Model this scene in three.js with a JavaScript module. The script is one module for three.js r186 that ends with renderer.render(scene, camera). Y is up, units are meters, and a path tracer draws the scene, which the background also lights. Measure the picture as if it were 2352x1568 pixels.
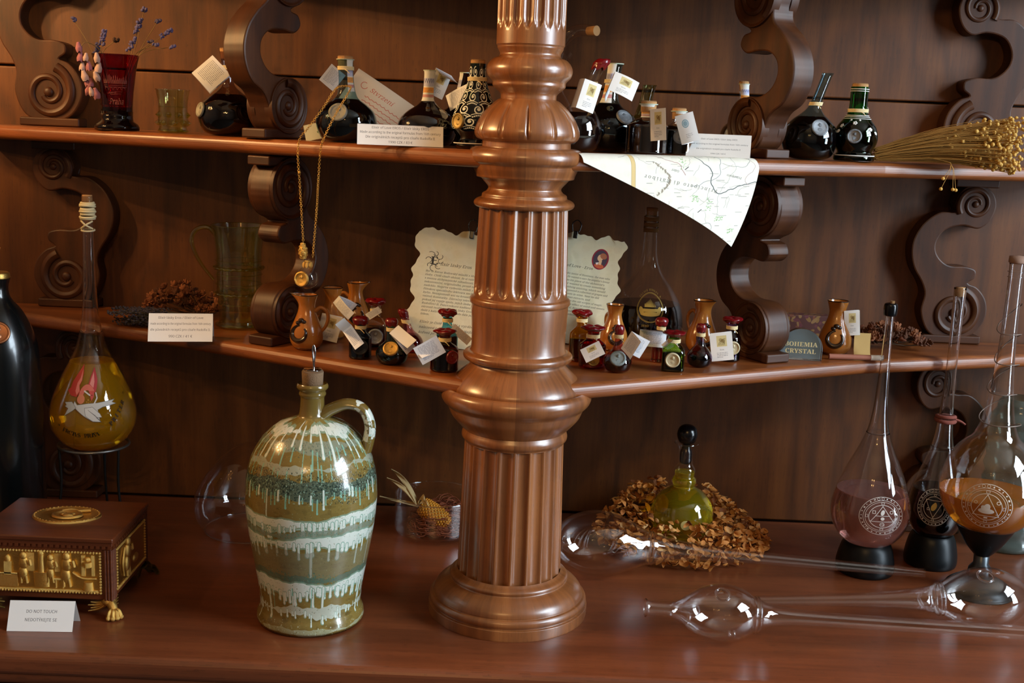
import * as THREE from 'three';
import { mergeGeometries, toCreasedNormals } from 'three/addons/utils/BufferGeometryUtils.js';
import { RoundedBoxGeometry } from 'three/addons/geometries/RoundedBoxGeometry.js';
import { RectAreaLightUniformsLib } from 'three/addons/lights/RectAreaLightUniformsLib.js';

// ---------- camera, sky, lights, exposure ----------
const scene = new THREE.Scene();
const D = Math.PI / 180;
const camera = new THREE.PerspectiveCamera(32.96, 1.5, 0.05, 60);
camera.position.set(0, 0.79, 1.8);
camera.rotation.order = 'YXZ';
camera.rotation.set(-10.7 * D, 0, 2.35 * D);
scene.background = new THREE.Color(0.75, 0.88, 1.0);       // overcast daylight beyond the shop window
const renderer = new THREE.WebGLRenderer({ antialias: true });
renderer.toneMapping = THREE.LinearToneMapping;
renderer.toneMappingExposure = 1.02;
renderer.shadowMap.enabled = true;
RectAreaLightUniformsLib.init();
const WIN = { x: 3.0, z: 1.35, y: 1.95, w: 1.7, h: 1.4 };   // window in the right-hand wall
const LOW = { x: 3.0, z: 1.2, y: 0.58, w: 0.6, h: 1.2 };     // narrow low window below it, down to the sill
const daylight = new THREE.RectAreaLight(new THREE.Color(0.74, 0.88, 1.0), 25, WIN.w, WIN.h);
daylight.position.set(WIN.x + 0.03, WIN.y, WIN.z);
daylight.lookAt(0, WIN.y, WIN.z);
daylight.name = 'window_daylight';
scene.add(daylight);
const daylight2 = new THREE.RectAreaLight(new THREE.Color(0.74, 0.88, 1.0), 28, LOW.w, LOW.h);
daylight2.position.set(LOW.x + 0.03, LOW.y, LOW.z);
daylight2.lookAt(0, LOW.y, LOW.z);
daylight2.name = 'low_window_daylight';
scene.add(daylight2);

// ---------- helpers ----------
let seed = 7;
const rnd = () => { seed = (seed * 1664525 + 1013904223) >>> 0; return seed / 4294967296; };
const rr = (a, b) => a + (b - a) * rnd();
const V = (x, y, z) => new THREE.Vector3(x, y, z);
const taken = {};
function numbered(n) { const k = taken[n] = (taken[n] ?? -1) + 1; return k ? n + '_' + String(k).padStart(3, '0') : n; }
function mesh(name, geo, mat, parent = scene) {
  const m = new THREE.Mesh(geo, mat);
  m.name = parent === scene ? numbered(name) : name;
  m.castShadow = m.receiveShadow = true;
  parent.add(m);
  return m;
}
function tag(o, label, category, group) { o.userData.label = label; o.userData.category = category; if (group) o.userData.group = group; return o; }
function thing(name, label, category, [x, y, z] = [0, 0, 0], turn = 0, group) {
  const g = new THREE.Group(); g.name = numbered(name); g.position.set(x, y, z); g.rotation.y = turn; scene.add(g);
  return tag(g, label, category, group);
}
function struct(name, geo, mat, parent = scene) { const m = mesh(name, geo, mat, parent); if (parent === scene) m.userData.kind = 'structure'; return m; }
function copyOf(o, [x, y, z], turn, label, group) {
  const c = o.clone(); c.name = numbered(o.name.replace(/_\d{3}$/, '')); c.position.set(x, y, z); c.rotation.y = turn; scene.add(c);
  c.userData = { ...o.userData };
  if (label) c.userData.label = label; if (group) c.userData.group = group;
  return c;
}
const P2 = (a) => a.map((p) => new THREE.Vector2(p[0], p[1]));
const smooth = (a, n = 40) => new THREE.SplineCurve(P2(a)).getPoints(n).map((p) => [Math.max(0, p.x), p.y]);
const lathe = (a, seg = 56) => new THREE.LatheGeometry(P2(a.map((p) => [Math.max(p[0], 1e-5), p[1]])), seg);
const hollow = (a, seg = 56, t = 0.0016) => merge([lathe(a, seg), lathe(a.map(([r, y]) => [Math.max(0, r - t), y]), seg)]);   // outer and inner face of blown glass
const at = (g, x, y, z) => { g.translate(x, y, z); return g; };
const box = (w, h, d, x = 0, y = 0, z = 0) => at(new THREE.BoxGeometry(w, h, d), x, y, z);
const rbox = (w, h, d, r, x = 0, y = 0, z = 0) => at(new RoundedBoxGeometry(w, h, d, 3, r), x, y, z);
const ball = (r, x, y, z, sx = 1, sy = 1, sz = 1, n = 12) => at(new THREE.SphereGeometry(r, n, Math.max(6, n * 0.7 | 0)).scale(sx, sy, sz), x, y, z);
function tube(pts, r, n = 32, rs = 8, closed = false) { return new THREE.TubeGeometry(new THREE.CatmullRomCurve3(pts.map((p) => Array.isArray(p) ? V(...p) : p), closed, 'centripetal'), n, r, rs, closed); }
function taperTube(pts, rad, n = 32, rs = 10) {      // rad(t) gives the radius along the path
  const curve = new THREE.CatmullRomCurve3(pts.map((p) => V(...p)), false, 'centripetal'), g = new THREE.TubeGeometry(curve, n, 1, rs, false);
  const p = g.attributes.position, c = new THREE.Vector3(), q = new THREE.Vector3();
  for (let i = 0; i < p.count; i++) { const t = Math.floor(i / (rs + 1)) / n; curve.getPointAt(t, c); q.fromBufferAttribute(p, i).sub(c).multiplyScalar(rad(t)).add(c); p.setXYZ(i, q.x, q.y, q.z); }
  g.computeVertexNormals();
  return g;
}
const merge = (list) => mergeGeometries(list.map((g) => { const k = g.index ? g.toNonIndexed() : g; for (const n of Object.keys(k.attributes)) if (!['position', 'normal', 'uv'].includes(n)) k.deleteAttribute(n); return k; }));
function warp(g, fn, normals = true) { const p = g.attributes.position, v = new THREE.Vector3(); for (let i = 0; i < p.count; i++) { v.fromBufferAttribute(p, i); fn(v); p.setXYZ(i, v.x, v.y, v.z); } if (normals) g.computeVertexNormals(); return g; }
function grainUV(g, axis, s = 1) {    // uv in metres, u along the grain axis ('x', 'y' or 'z')
  const p = g.attributes.position, n = g.attributes.normal, uv = new Float32Array(p.count * 2);
  for (let i = 0; i < p.count; i++) {
    const a = { x: p.getX(i), y: p.getY(i), z: p.getZ(i) }, b = { x: Math.abs(n.getX(i)), y: Math.abs(n.getY(i)), z: Math.abs(n.getZ(i)) };
    const others = ['x', 'y', 'z'].filter((k) => k !== axis).sort((k, l) => b[k] - b[l]);
    uv[i * 2] = a[axis] * s + 0.13; uv[i * 2 + 1] = (a[others[0]] + 0.37 * a[others[1]]) * s + 0.21;
  }
  g.setAttribute('uv', new THREE.BufferAttribute(uv, 2));
  return g;
}
function latheUV(g, s = 1) { const p = g.attributes.position, uv = new Float32Array(p.count * 2), old = g.attributes.uv; for (let i = 0; i < p.count; i++) { uv[i * 2] = p.getY(i) * s; uv[i * 2 + 1] = old.getX(i) * 0.55 * s; } g.setAttribute('uv', new THREE.BufferAttribute(uv, 2)); return g; }
function radiusAt(prof, y) { for (let i = 1; i < prof.length; i++) { const [r0, y0] = prof[i - 1], [r1, y1] = prof[i]; if ((y0 <= y && y <= y1) || (y1 <= y && y <= y0)) return r0 + (r1 - r0) * (y1 === y0 ? 0 : (y - y0) / (y1 - y0)); } return prof[prof.length - 1][0]; }
function patch(prof, y0, y1, az, span, off, nx = 24, ny = 24) {   // a piece of a turned surface, uv 0..1, for painted marks
  const pos = [], uv = [], idx = [];
  for (let j = 0; j <= ny; j++) for (let i = 0; i <= nx; i++) {
    const y = y0 + (y1 - y0) * j / ny, a = az + span * (i / nx - 0.5), r = radiusAt(prof, y) + off;
    pos.push(r * Math.sin(a), y, r * Math.cos(a)); uv.push(i / nx, j / ny);
  }
  for (let j = 0; j < ny; j++) for (let i = 0; i < nx; i++) { const a = j * (nx + 1) + i; idx.push(a, a + 1, a + nx + 2, a, a + nx + 2, a + nx + 1); }
  const g = new THREE.BufferGeometry(); g.setAttribute('position', new THREE.Float32BufferAttribute(pos, 3)); g.setAttribute('uv', new THREE.Float32BufferAttribute(uv, 2)); g.setIndex(idx); g.computeVertexNormals();
  return g;
}
function sheet(fn, nx, ny, t = 0.0004) {      // a sheet of paper: printed front (group 0), plain back (group 1)
  const pos = [], uv = [], idx = [], mk = (side) => {
    const base = pos.length / 3;
    for (let j = 0; j <= ny; j++) for (let i = 0; i <= nx; i++) {
      const u = i / nx, v = j / ny, p = fn(u, v), e = 0.01, a = fn(Math.min(1, u + e), v).sub(fn(Math.max(0, u - e), v)), b = fn(u, Math.min(1, v + e)).sub(fn(u, Math.max(0, v - e))), n = a.cross(b).normalize();
      p.addScaledVector(n, side ? -t : 0); pos.push(p.x, p.y, p.z); uv.push(u, v);
    }
    for (let j = 0; j < ny; j++) for (let i = 0; i < nx; i++) { const a = base + j * (nx + 1) + i, q = side ? [a, a + nx + 2, a + 1, a, a + nx + 1, a + nx + 2] : [a, a + 1, a + nx + 2, a, a + nx + 2, a + nx + 1]; idx.push(...q); }
  };
  mk(0); const half = idx.length; mk(1);
  const g = new THREE.BufferGeometry(); g.setAttribute('position', new THREE.Float32BufferAttribute(pos, 3)); g.setAttribute('uv', new THREE.Float32BufferAttribute(uv, 2)); g.setIndex(idx); g.computeVertexNormals();
  g.addGroup(0, half, 0); g.addGroup(half, half, 1);
  return g;
}
const toCam = (x, z) => Math.atan2(-x, 1.8 - z);

// ---------- computed textures ----------
const hash = (x, y, s) => { let h = Math.imul(x, 374761393) + Math.imul(y, 668265263) + Math.imul(s, 1442695041) | 0; h = Math.imul(h ^ (h >>> 13), 1274126177); return ((h ^ (h >>> 16)) >>> 0) / 4294967296; };
function noise(x, y, s) { const xi = Math.floor(x), yi = Math.floor(y), f = x - xi, g = y - yi, u = f * f * (3 - 2 * f), w = g * g * (3 - 2 * g); const a = hash(xi, yi, s), b = hash(xi + 1, yi, s), c = hash(xi, yi + 1, s), d = hash(xi + 1, yi + 1, s); return a + (b - a) * u + (c - a) * w + (a - b - c + d) * u * w; }
const fbm = (x, y, s, o = 4) => { let v = 0, k = 0.5; for (let i = 0; i < o; i++) { v += k * noise(x, y, s + i); x *= 2.03; y *= 2.03; k *= 0.5; } return v; };
function dataTex(w, h, fn, srgb = true, repeat = 1) {
  const d = new Uint8Array(w * h * 4), c = [0, 0, 0];
  for (let y = 0; y < h; y++) for (let x = 0; x < w; x++) { fn(x / w, y / h, c); const i = (y * w + x) * 4; d[i] = Math.max(0, Math.min(255, c[0])); d[i + 1] = Math.max(0, Math.min(255, c[1])); d[i + 2] = Math.max(0, Math.min(255, c[2])); d[i + 3] = 255; }
  const t = new THREE.DataTexture(d, w, h); t.magFilter = THREE.LinearFilter; t.minFilter = THREE.LinearFilter; t.wrapS = t.wrapT = THREE.MirroredRepeatWrapping; t.repeat.set(repeat, repeat);
  if (srgb) t.colorSpace = THREE.SRGBColorSpace; t.needsUpdate = true;
  return t;
}
function wood(dark, mid, light, s, figure = 1, pores = 1, contrast = 0.6) {
  return dataTex(1024, 1024, (u, v, c) => {
    const wob = fbm(u * 2.2, v * 5, s) - 0.5, ring = 0.5 + 0.5 * Math.sin((v * 9 + wob * 5 * figure + (u - 0.5) * (u - 0.5) * 3 * figure) * 6.28);
    const fine = fbm(u * 9, v * 170, s + 20, 3), streak = fbm(u * 3, v * 42, s + 40, 3), blotch = fbm(u * 4, v * 4, s + 60, 4), pore = noise(u * 60, v * 900, s + 80) > 0.82 ? pores : 0;
    let k = 0.30 * ring * figure + 0.36 * fine + 0.42 * streak + 0.36 * blotch - 0.18; k = 0.5 + (k - 0.5) * contrast; k = Math.max(0, Math.min(1, k));
    for (let i = 0; i < 3; i++) { const q = k < 0.5 ? dark[i] + (mid[i] - dark[i]) * k * 2 : mid[i] + (light[i] - mid[i]) * (k * 2 - 1); c[i] = q * (1 - 0.12 * pore * (0.4 + fine)); }
  });
}
function canvas(w, h, draw, srgb = true) {
  const c = document.createElement('canvas'); c.width = w; c.height = h; const x = c.getContext('2d'); draw(x, w, h);
  const t = new THREE.CanvasTexture(c); if (srgb) t.colorSpace = THREE.SRGBColorSpace; return t;
}
const TX = {
  panel: wood([54, 28, 8], [96, 53, 18], [130, 80, 34], 3, 1, 1, 0.8),
  column: wood([84, 45, 22], [145, 88, 45], [186, 122, 66], 11, 0.4, 0.8, 0.85),
  counter: wood([78, 39, 21], [120, 64, 36], [152, 88, 53], 23, 0.55, 1, 0.7),
  grit: dataTex(512, 512, (u, v, c) => { c[0] = c[1] = c[2] = 255 * (0.6 * fbm(u * 40, v * 40, 5) + 0.4 * noise(u * 220, v * 220, 9)); }, false),
};
const std = (o) => new THREE.MeshStandardMaterial(o), phy = (o) => new THREE.MeshPhysicalMaterial(o);
const M = {
  panel: phy({ map: TX.panel, color: 0xefebd8, roughness: 0.5, specularIntensity: 0.95, bumpMap: TX.panel, bumpScale: 0.0005 }),
  bracket: phy({ map: TX.panel, color: 0xb4aaa2, roughness: 0.5, specularIntensity: 0.8, bumpMap: TX.panel, bumpScale: 0.0006 }),
  column: phy({ map: TX.column, roughness: 0.36, clearcoat: 1, clearcoatRoughness: 0.26, bumpMap: TX.column, bumpScale: 0.0004 }),
  counter: phy({ map: TX.counter, roughness: 0.36, clearcoat: 0.3, clearcoatRoughness: 0.2, bumpMap: TX.counter, bumpScale: 0.0002 }),
  shelf: phy({ map: TX.column, color: 0xf6e2c4, roughness: 0.38, clearcoat: 0.25, clearcoatRoughness: 0.36, bumpMap: TX.column, bumpScale: 0.0004 }),
  box: phy({ map: TX.column, color: 0xb4968a, roughness: 0.42, clearcoat: 0.2, clearcoatRoughness: 0.3 }),
  plaster: std({ color: 0x6a625a, roughness: 0.95, bumpMap: TX.grit, bumpScale: 0.002 }),
  ceiling: std({ color: 0x8f877c, roughness: 0.95 }),
  stone: std({ color: 0x4a443e, roughness: 0.8 }),
  glass: phy({ color: 0xffffff, transmission: 1, thickness: 0, roughness: 0.015, ior: 1.7 }),
  glassTrail: phy({ color: 0xe9efa6, transmission: 1, thickness: 0, roughness: 0.02, ior: 2.0 }),
  glassGreen: phy({ color: 0xf4f6dc, transmission: 1, thickness: 0, roughness: 0.02, ior: 1.7 }),
  glassBlue: phy({ color: 0x8fd0dd, transmission: 1, thickness: 0, roughness: 0.02, ior: 1.6 }),
  glassSolid: phy({ color: 0xffffff, transmission: 1, thickness: 0.01, roughness: 0.0, ior: 1.5 }),
  gold: std({ color: 0xe2b866, metalness: 1, roughness: 0.36, bumpMap: TX.grit, bumpScale: 0.0004 }),
  brass: std({ color: 0xb08a48, metalness: 1, roughness: 0.36 }),
  bronze: std({ color: 0x9a6a4c, metalness: 1, roughness: 0.4 }),
  pewter: std({ color: 0x8d9094, metalness: 0.85, roughness: 0.42, bumpMap: TX.grit, bumpScale: 0.0005 }),
  silver: std({ color: 0xd8d8da, metalness: 1, roughness: 0.12 }),
  iron: std({ color: 0x2c2e30, metalness: 0.7, roughness: 0.5 }),
  darkLiquid: phy({ color: 0x0a0304, roughness: 0.04, clearcoat: 0 }),
  wax: phy({ color: 0x6a0a10, roughness: 0.28, clearcoat: 0.3 }),
  cork: std({ color: 0xb98a58, roughness: 0.9, bumpMap: TX.grit, bumpScale: 0.001 }),
  twine: std({ color: 0xd9c698, roughness: 0.95 }),
  paper: std({ color: 0xe4e2dc, roughness: 0.9 }),
  black: phy({ color: 0x08080a, roughness: 0.22 }),
};
const litLiquid = (r, g, b, clear) => phy({ color: new THREE.Color(r, g, b), transmission: clear, thickness: 0.02, roughness: 0.0, ior: 1.34 });  // diffuse share of the colour stands in for light refracted through the liquid
const liquid = (color, dist) => phy({ color: 0xffffff, transmission: 1, thickness: 0.02, roughness: 0, ior: 1.34, attenuationColor: new THREE.Color(color), attenuationDistance: dist });

// ---------- the room ----------
const RX0 = -3.1, RX1 = 3.06, RZ0 = -0.5, RZ1 = 4.6, RY0 = -0.88, RY1 = 3.0;
struct('floor', box(RX1 - RX0 + 0.4, 0.1, RZ1 - RZ0 + 0.4, (RX0 + RX1) / 2, RY0 - 0.05, (RZ0 + RZ1) / 2), M.stone);
struct('ceiling', box(RX1 - RX0 + 0.4, 0.1, RZ1 - RZ0 + 0.4, (RX0 + RX1) / 2, RY1 + 0.05, (RZ0 + RZ1) / 2), M.ceiling);
struct('wall_left', box(0.1, RY1 - RY0, RZ1 - RZ0 + 0.3, RX0 - 0.05, (RY0 + RY1) / 2, (RZ0 + RZ1) / 2), M.plaster);
struct('wall_front', box(RX1 - RX0, RY1 - RY0, 0.1, (RX0 + RX1) / 2, (RY0 + RY1) / 2, RZ1 + 0.05), M.plaster);
{ // right-hand wall with two window openings, one above the other
  const span = (w) => [w.y - w.h / 2, w.y + w.h / 2, w.z - w.w / 2, w.z + w.w / 2], [y0, y1, z0, z1] = span(WIN), [d0, d1, e0, e1] = span(LOW), X = RX1 + 0.1, T = 0.2, A = RZ0 - 0.15, B = RZ1 + 0.15;
  const slab = (ya, yb, za, zb) => box(T, yb - ya, zb - za, X, (ya + yb) / 2, (za + zb) / 2);
  struct('wall_right', merge([slab(RY0, d0, A, B), slab(d0, d1, A, e0), slab(d0, d1, e1, B), slab(d1, y0, A, B), slab(y0, y1, A, z0), slab(y0, y1, z1, B), slab(y1, RY1, A, B)]), M.plaster);
  const fm = std({ color: 0x3a2a1c, roughness: 0.5 });
  [[WIN, 'window_1', [-0.18, 0.18]], [LOW, 'window_2', [0.1]]].forEach(([q, name, bars]) => {
    const w = new THREE.Group(); w.name = name; w.userData.kind = 'structure'; scene.add(w); const wx = q.x - 0.01;
    for (const s of [-1, 1]) { mesh('frame', box(0.05, q.h + 0.08, 0.05, wx, q.y, q.z + s * (q.w / 2 + 0.015)), fm, w); mesh('frame', box(0.05, 0.05, q.w, wx, q.y + s * (q.h / 2 + 0.015), q.z), fm, w); }
    mesh('mullion', box(0.04, q.h, 0.04, wx, q.y, q.z), fm, w);
    for (const k of bars) mesh('transom', box(0.04, 0.035, q.w, wx, q.y + k * q.h, q.z), fm, w);
  });
}
// panelled back of the cabinet: boards with an open joint
const back = new THREE.Group(); back.name = 'wall_back'; back.userData.kind = 'structure'; scene.add(back);
{
  const W = RX1 - RX0, cx = (RX0 + RX1) / 2;
  mesh('backing', box(W, RY1 - RY0, 0.06, cx, (RY0 + RY1) / 2, RZ0 - 0.055), M.bracket, back);
  const b1 = grainUV(rbox(W, 1.745, 0.03, 0.003, 0, 0, 0), 'y', 1.15), b2 = grainUV(rbox(W, 0.86, 0.03, 0.003, 0, 0, 0), 'y', 1.0);
  mesh('board', b1, M.panel, back).position.set(cx, 0.8635 + 0.8725, RZ0 - 0.0135);
  mesh('board', b2, M.panel, back).position.set(cx, 0.43, RZ0 - 0.015);
  const b3 = grainUV(rbox(W, 0.86, 0.03, 0.003, 0, 0, 0), 'y', 1.0);
  mesh('board', b3, M.panel, back).position.set(cx, -0.445, RZ0 - 0.015);
}

// ---------- lamps of the shop (behind the camera) ----------
const bulbMat = std({ color: 0xffe0b0, emissive: 0xffb45a, emissiveIntensity: 9, roughness: 0.5 });
function chandelier(label, pos, n, R, power, y0) {
  const c = thing('candle_chandelier', label, 'chandelier', pos);
  mesh('stem', merge([at(new THREE.CylinderGeometry(0.012, 0.012, RY1 - pos[1], 10), 0, (RY1 - pos[1]) / 2, 0), ball(0.045, 0, 0, 0), ball(0.06, 0, RY1 - pos[1] - 0.01, 0, 1, 0.3, 1)]), M.brass, c);
  for (let i = 0; i < n; i++) {
    const a = i / n * 6.283 + 0.4, x = Math.sin(a) * R, z = Math.cos(a) * R;
    const arm = mesh('arm', tube([[0, 0, 0], [x * 0.5, -0.07, z * 0.5], [x * 0.95, -0.03, z * 0.95], [x, 0.03, z]], 0.008, 16, 6), M.brass, c);
    mesh('added_light_pan', lathe(smooth([[0.012, 0.075], [0.03, 0.076], [0.046, 0.081], [0.050, 0.088], [0.047, 0.088], [0.03, 0.0785], [0.012, 0.078]], 24), 24).translate(x, 0, z), M.brass, arm);  // unseen pan, added to keep downward candle light off the counter
    mesh('candle', at(new THREE.CylinderGeometry(0.012, 0.012, 0.07, 10), x, 0.065, z), M.paper, arm);
    const b = mesh('bulb', at(lathe(smooth([[0, -0.03], [0.014, -0.02], [0.018, 0], [0.01, 0.022], [0, 0.04]], 14), 14), x, 0.13, z), bulbMat, arm);
    const l = new THREE.PointLight(new THREE.Color(1, 0.57, 0.22), power / n, 0, 2); l.position.set(x, 0.13, z); l.castShadow = true; l.shadow.radius = 0.8; l.name = 'candle_light'; c.add(l);
  }
}
chandelier('brass candle chandelier hanging at the left of the shop', [-1.55, 1.19, 0.2], 5, 0.16, 8);
chandelier('brass candle chandelier hanging deep inside the shop', [-0.35, 1.7, 2.9], 4, 0.28, 5);

// ---------- counter, shelves, column, brackets ----------
{
  const g = thing('counter', 'wide reddish mahogany counter top under the shelves', 'counter', [0, 0, 0]);
  const sh = new THREE.Shape(P2([[-2.2, -0.5 + 0.001], [2.2, -0.5 + 0.001], [2.2, 0.235], [-2.2, 0.235]].map(([x, z]) => [x, -z])));
  const top = new THREE.ExtrudeGeometry(sh, { depth: 0.012, bevelEnabled: true, bevelThickness: 0.012, bevelSize: 0.012, bevelOffset: -0.012, bevelSegments: 5, steps: 1 });
  top.rotateX(-Math.PI / 2); top.translate(0, -0.024, 0); 
  mesh('top', grainUV(top.toNonIndexed ? top : top, 'x', 0.9), M.counter, g);
  const mould = new THREE.CylinderGeometry(0.013, 0.013, 4.36, 20); mould.rotateZ(Math.PI / 2); mould.translate(0, -0.04, 0.216);
  mesh('moulding', grainUV(mould, 'x', 0.9), M.counter, g);
  mesh('body', grainUV(box(4.3, 0.82, 0.68, 0, -0.47, -0.13), 'x', 0.9), M.counter, g);
}
function shelf(label, y, corner) {
  const f = [[-1.06, -0.425], [-0.62, -0.236], [-0.055, corner], [0.075, corner], [0.64, -0.243], [1.06, -0.4]];
  const sh = new THREE.Shape(P2([...f, [1.06, -0.499], [-1.06, -0.499]].map(([x, z]) => [x, -z]).reverse()));
  const g = new THREE.ExtrudeGeometry(sh, { depth: 0.004, bevelEnabled: true, bevelThickness: 0.011, bevelSize: 0.012, bevelOffset: -0.012, bevelSegments: 6, steps: 1 });
  g.rotateX(-Math.PI / 2); g.translate(0, -0.015, 0);
  const m = mesh('wooden_shelf', grainUV(g, 'x', 1), M.shelf); m.position.y = y;
  return tag(m, label, 'shelf');
}
shelf('upper wooden shelf with rounded front edge, holding the large dark bottles', 0.748, 0.048);
shelf('lower wooden shelf with rounded front edge, holding small wax-sealed bottles', 0.395, 0.066);
shelf('topmost wooden shelf with rounded front edge, resting on the upper scroll brackets', 1.108, 0.02);
const COL = [[0.0517,0.9730],[0.0521,0.9068],[0.0504,0.9043],[0.0501,0.9017],[0.0462,0.8934],[0.0476,0.8895],[0.0562,0.8857],[0.0628,0.8786],[0.0655,0.8702],[0.0636,0.8611],[0.0564,0.8527],[0.0557,0.8508],[0.0557,0.8463],[0.0524,0.8424],[0.0432,0.8339],[0.0426,0.8268],[0.0499,0.8229],[0.0646,0.8091],[0.0747,0.7947],[0.0809,0.7777],[0.0776,0.7671],[0.0696,0.7632],[0.0683,0.7625],[0.0683,0.7546],[0.0791,0.7533],[0.0871,0.7480],[0.0902,0.7400],[0.0880,0.7320],[0.0820,0.7274],[0.0810,0.7241],[0.0800,0.7201],[0.0767,0.7121],[0.0754,0.7081],[0.0693,0.7067],[0.0640,0.7014],[0.0566,0.6920],[0.0594,0.6867],[0.0655,0.6826],[0.0669,0.6773],[0.0709,0.6759],[0.0763,0.6726],[0.0784,0.6685],[0.0764,0.6638],[0.0724,0.6618],[0.0693,0.6611],[0.0738,0.5230],[0.0762,0.5223],[0.0786,0.5202],[0.0793,0.5167],[0.0786,0.5126],[0.0763,0.5105],[0.0765,0.4369],[0.0817,0.4355],[0.0866,0.4313],[0.0859,0.4249],[0.0811,0.4214],[0.0752,0.4207],[0.0753,0.4164],[0.0805,0.4100],[0.0987,0.3923],[0.1058,0.3808],[0.1066,0.3737],[0.1114,0.3780],[0.1184,0.3730],[0.1206,0.3644],[0.1172,0.3551],[0.1090,0.3465],[0.1069,0.3414],[0.1028,0.3321],[0.0952,0.3227],[0.0869,0.3140],[0.0820,0.3089],[0.0828,0.3068],[0.0849,0.3010],[0.0843,0.2952],[0.0801,0.2901],[0.0797,0.2886],[0.0847,0.0725],[0.0876,0.0709],[0.0905,0.0687],[0.0919,0.0641],[0.0977,0.0588],[0.1093,0.0504],[0.1173,0.0428],[0.1225,0.0351],[0.1258,0.0260],[0.1255,0.0214],[0.1284,0.0183],[0.1300,0.0091],[0.1295,-0.0109]];
{
  const c = thing('carved_column', 'turned and fluted wooden column standing before the shelves', 'column', [0.01, 0, 0]);
  const near = (y) => COL.reduce((k, p, i) => (Math.abs(p[1] - y) < Math.abs(COL[k][1] - y) ? i : k), 0);
  const between = (a, b) => COL.slice(near(a), near(b) + 1).reverse();
  const fine = (p) => (p.length < 3 ? p : new THREE.CatmullRomCurve3(p.map(([r, y]) => V(r, y, 0)), false, 'centripetal').getPoints(p.length * 6).map((q) => [q.x, q.y]));
  const turned = (name, a, b) => mesh(name, latheUV(lathe(fine(between(a, b)), 96), 1.4), M.column, c);
  function fluted(name, y0, r0, y1, r1, n, depth, endLow, endHigh, turn) {
    const rows = 90, seg = n * 14, pos = [], uv = [], idx = [];
    for (let j = 0; j <= rows; j++) for (let i = 0; i <= seg; i++) {
      const y = y0 + (y1 - y0) * j / rows, th = i / seg * 6.28318 + turn, r = r0 + (r1 - r0) * j / rows;
      let f = ((i / seg * n) % 1 + 1) % 1; f = (f - 0.5) / 0.39;                 // across one flute, -1..1
      let d = Math.abs(f) < 1 ? Math.sqrt(1 - f * f) : 0;
      const w = 0.39 * 6.28318 / n * r; let e = 1;
      for (const [end, sgn] of [[endLow, 1], [endHigh, -1]]) if (end !== null) { const q = (y - end) * sgn; const cap = w * 2.1; if (q < 0) e = 0; else if (q < cap) { const lim = Math.sqrt(1 - (1 - q / cap) ** 2); e = Math.min(e, Math.abs(f) < lim ? Math.sqrt(Math.max(0, 1 - (f / lim) ** 2)) * lim / Math.max(0.05, d) : 0); } }
      const rad = r - depth * d * Math.min(1, e);
      pos.push(rad * Math.sin(th), y, rad * Math.cos(th)); uv.push(y * 1.4, i / seg * 0.77);
    }
    for (let j = 0; j < rows; j++) for (let i = 0; i < seg; i++) { const a = j * (seg + 1) + i; idx.push(a, a + 1, a + seg + 2, a, a + seg + 2, a + seg + 1); }
    const g = new THREE.BufferGeometry(); g.setAttribute('position', new THREE.Float32BufferAttribute(pos, 3)); g.setAttribute('uv', new THREE.Float32BufferAttribute(uv, 2)); g.setIndex(idx); g.computeVertexNormals();
    return mesh(name, g, M.column, c);
  }
  const base = [[0.1300, 0.0002], [0.1306, 0.003], [0.1306, 0.0165], [0.1296, 0.0175], [0.1262, 0.0178], [0.1258, 0.0186], ...smooth([[0.1262, 0.019], [0.1290, 0.0235], [0.1285, 0.0285], [0.1256, 0.0322]], 12), [0.1228, 0.0326], [0.1222, 0.0334], ...smooth([[0.1226, 0.034], [0.1205, 0.041], [0.1150, 0.048], [0.1060, 0.0545], [0.0975, 0.0585]], 14), [0.0962, 0.0594], [0.0958, 0.0606], ...smooth([[0.0962, 0.061], [0.0968, 0.0645], [0.0945, 0.0675], [0.0905, 0.0695]], 10), [0.0880, 0.0705], [0.0848, 0.0735]];
  mesh('base', latheUV(lathe(base, 96), 1.4), M.column, c);
  fluted('lower_shaft', 0.068, 0.0848, 0.292, 0.0797, 20, 0.0052, null, null, 0.02);
  turned('shelf_collar', 0.3095, 0.2880);
  turned('lower_capital', 0.4372, 0.3080);
  turned('plain_drum', 0.5104, 0.4360);
  turned('astragal', 0.5232, 0.5100);
  fluted('middle_shaft', 0.522, 0.0738, 0.663, 0.0693, 20, 0.0054, 0.5275, null, 0.1);
  turned('upper_capital', 0.7546, 0.6605);
  // swelling bulb with carved leaf divisions
  const bulb = lathe(smooth(between(0.8268, 0.7625), 60), 180);
  warp(bulb, (v) => { const th = Math.atan2(v.x, v.z), n = 12, f = Math.abs((((th / 6.28318 * n) % 1) + 1) % 1 - 0.5) * 2, k = Math.max(0, 1 - (1 - f) / 0.11), e = Math.min(1, (v.y - 0.764) / 0.012) * Math.min(1, Math.max(0, (0.822 - v.y) / 0.012)); const s = 1 - 0.05 * k * k * Math.max(0, e); v.x *= s; v.z *= s; });
  mesh('carved_bulb', latheUV(bulb, 1.4), M.column, c);
  turned('band', 0.7630, 0.7540);
  turned('neck_mouldings', 0.9072, 0.8266);
  fluted('upper_shaft', 0.9065, 0.0521, 1.3, 0.0505, 20, 0.0042, 0.931, null, 0.05);
  const cap = lathe([[0.0507, 1.28], [0.075, 1.31], [0.08, 1.34], [0.07, 1.36], [0.0001, 1.36]], 64); mesh('top_capital', latheUV(cap, 1.4), M.column, c);
}
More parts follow.
